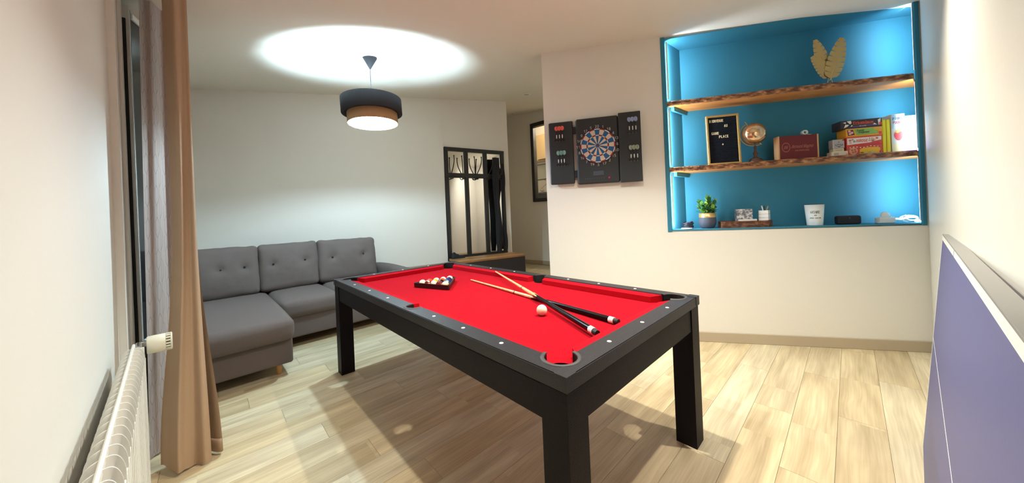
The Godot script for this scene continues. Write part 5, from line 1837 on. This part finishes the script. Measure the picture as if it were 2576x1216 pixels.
	for q in [["white pen leaning left in the white pen pot", Vector3(0.018, 0.02, 0.0), Vector3(-0.024, 0.178, 0.012), C(240, 240, 238)], ["black pen upright in the white pen pot", Vector3(-0.004, 0.02, -0.016), Vector3(0.006, 0.176, -0.006), C(30, 30, 36)], ["tan pencil leaning right in the white pen pot", Vector3(-0.022, 0.02, 0.004), Vector3(0.040, 0.172, -0.016), C(206, 164, 104)]]:
		var base: Vector3 = q[1]
		var tip: Vector3 = q[2]
		var o := thing("pen", q[0], "pen", fr * T3(0.658, S + 0.0162, -0.140) * T3(base.x, base.y, base.z), "pens in the white pot")
		part("barrel", tube_mesh([Vector3.ZERO, (tip - base) * 0.93], 0.0045, 10), mat(q[3], 0.4), o)
		part("end_cap", tube_mesh([(tip - base) * 0.93, tip - base], 0.0049, 10), mat((q[3] as Color).darkened(0.12), 0.4), o)
	# HOME pot
	var hp := thing("white_tapered_pot", "white tapered pot with a dark rim, lettered HOME, on the niche sill", "pot", fr * T3(1.030, S, -0.105))
	part("shell", lathe_mesh([Vector2(0, 0), Vector2(0.0535, 0), Vector2(0.0545, 0.003), Vector2(0.0675, 0.186), Vector2(0.0655, 0.186), Vector2(0.053, 0.012), Vector2(0, 0.012)], 44), mat(C(224, 228, 226), 0.45), hp)
	part("rim", lathe_mesh([Vector2(0.0655, 0.1855), Vector2(0.0655, 0.1895), Vector2(0.0682, 0.1895), Vector2(0.0682, 0.1850)], 44), mat(C(62, 58, 56), 0.5), hp, Transform3D(), "dark rim")
	var face := Basis(Vector3.UP, -0.36) * Basis(Vector3.RIGHT, 0.07)
	for t in [["HOME", 0.118, 0.070, 0.024, "Droid Sans Mono"], ["and", 0.090, 0.018, 0.008, "Droid Sans"], ["NATURAL COLLECTION", 0.066, 0.074, 0.009, "Droid Sans"]]:
		var word: String = t[0]
		var r := lerpf(0.0545, 0.0675, t[1] / 0.186) + 0.0004
		# each letter lies on the curved wall
		for i in word.length():
			if word[i] == " ":
				continue
			var off: float = (float(i) + 0.5 - word.length() / 2.0) * t[2] / word.length()
			var a := -0.42 + off / r
			var q := fit_text(hp, "letter", word[i], t[2] / word.length() * (0.74 if word[i] != "I" else 0.3), t[3], mat(C(66, 62, 62), 0.6), Vector3.ZERO, t[4], true)
			q.transform = Transform3D(Basis(Vector3.UP, a) * Basis(Vector3.RIGHT, 0.07), Basis(Vector3.UP, a) * Vector3(0, t[1], r)) * q.transform
	# loudspeaker
	var sp := thing("black_loudspeaker", "small black fabric loudspeaker bar with rounded corners on the niche sill", "loudspeaker", fr * T3(1.281, S, -0.120))
	st = new_st()
	soft_box(st, Vector3(0.168, 0.074, 0.056), 0.014, Vector3(0.002, 0.001, 0.003), Vector3(0, 0.038, 0))
	part("body", done(st), tri_tex(mat(C(40, 40, 48), 0.85), Vector3.ONE * 12.0, null, noise_tex(0.4, 2, 128, true, 5.0), 0.6), sp)
	part("badge", lathe_mesh([Vector2(0, 0.0012), Vector2(0.003, 0.001), Vector2(0.0034, 0)], 12), mat(C(120, 120, 124), 0.4), sp, Transform3D(Basis(Vector3.RIGHT, PI / 2), Vector3(-0.004, 0.054, 0.0305)))
	# white dock
	var dk := thing("white_dock", "white electronic dock with a round disc standing on it, right of the loudspeaker", "dock", fr * T3(1.537, S, -0.110))
	st = new_st()
	soft_box(st, Vector3(0.108, 0.050, 0.06), 0.008, Vector3.ZERO, Vector3(0, 0.025, 0))
	part("base", done(st), M.white, dk)
	part("round_disc", lathe_mesh([Vector2(0, -0.012), Vector2(0.026, -0.012), Vector2(0.030, -0.006), Vector2(0.030, 0.006), Vector2(0.026, 0.012), Vector2(0, 0.012)], 36), M.white, dk, Transform3D(Basis(Vector3.RIGHT, PI / 2), Vector3(0.0, 0.068, 0.004)))
	for k in 3:
		for sx in [-1.0, 1.0]:
			part("prong", tube_mesh([Vector3(sx * (0.034 + k * 0.008), 0.046, 0.012), Vector3(sx * (0.036 + k * 0.008), 0.064 - k * 0.003, 0.012)], 0.0016, 6), M.white, dk)
	# white cables at the right end
	var wc := thing("white_power_cable", "bundled white power cable with plug at the right end of the niche sill", "cable", fr * T3(1.690, S, -0.110))
	for k in 7:
		pts = []
		for q in 26:
			var t := q / 25.0
			var a := t * TAU
			pts.append(Vector3(0.020 + cos(a) * (0.056 - k * 0.003), 0.034 + sin(a) * (0.026 - k * 0.0025) + 0.003 * sin(k * 2.0), -0.018 + k * 0.006 + 0.008 * sin(a * 2.0 + k)))
		part("loop", tube_mesh(pts, 0.0042, 7), M.white, wc)
	part("tie", tube_mesh([Vector3(-0.02, 0.050, -0.02), Vector3(-0.012, 0.064, 0.0), Vector3(-0.004, 0.050, 0.024)], 0.004, 7), M.white, wc)
	part("lead", tube_mesh([Vector3(-0.093, 0.030, 0.0), Vector3(-0.075, 0.034, 0.002), Vector3(-0.05, 0.030, 0.0), Vector3(-0.03, 0.036, 0.0)], 0.010, 10), M.white, wc)
	part("plug", box_mesh(Vector3(0.052, 0.014, 0.026), Vector3(0.045, 0.024, 0.022), 0.004), M.white, wc)
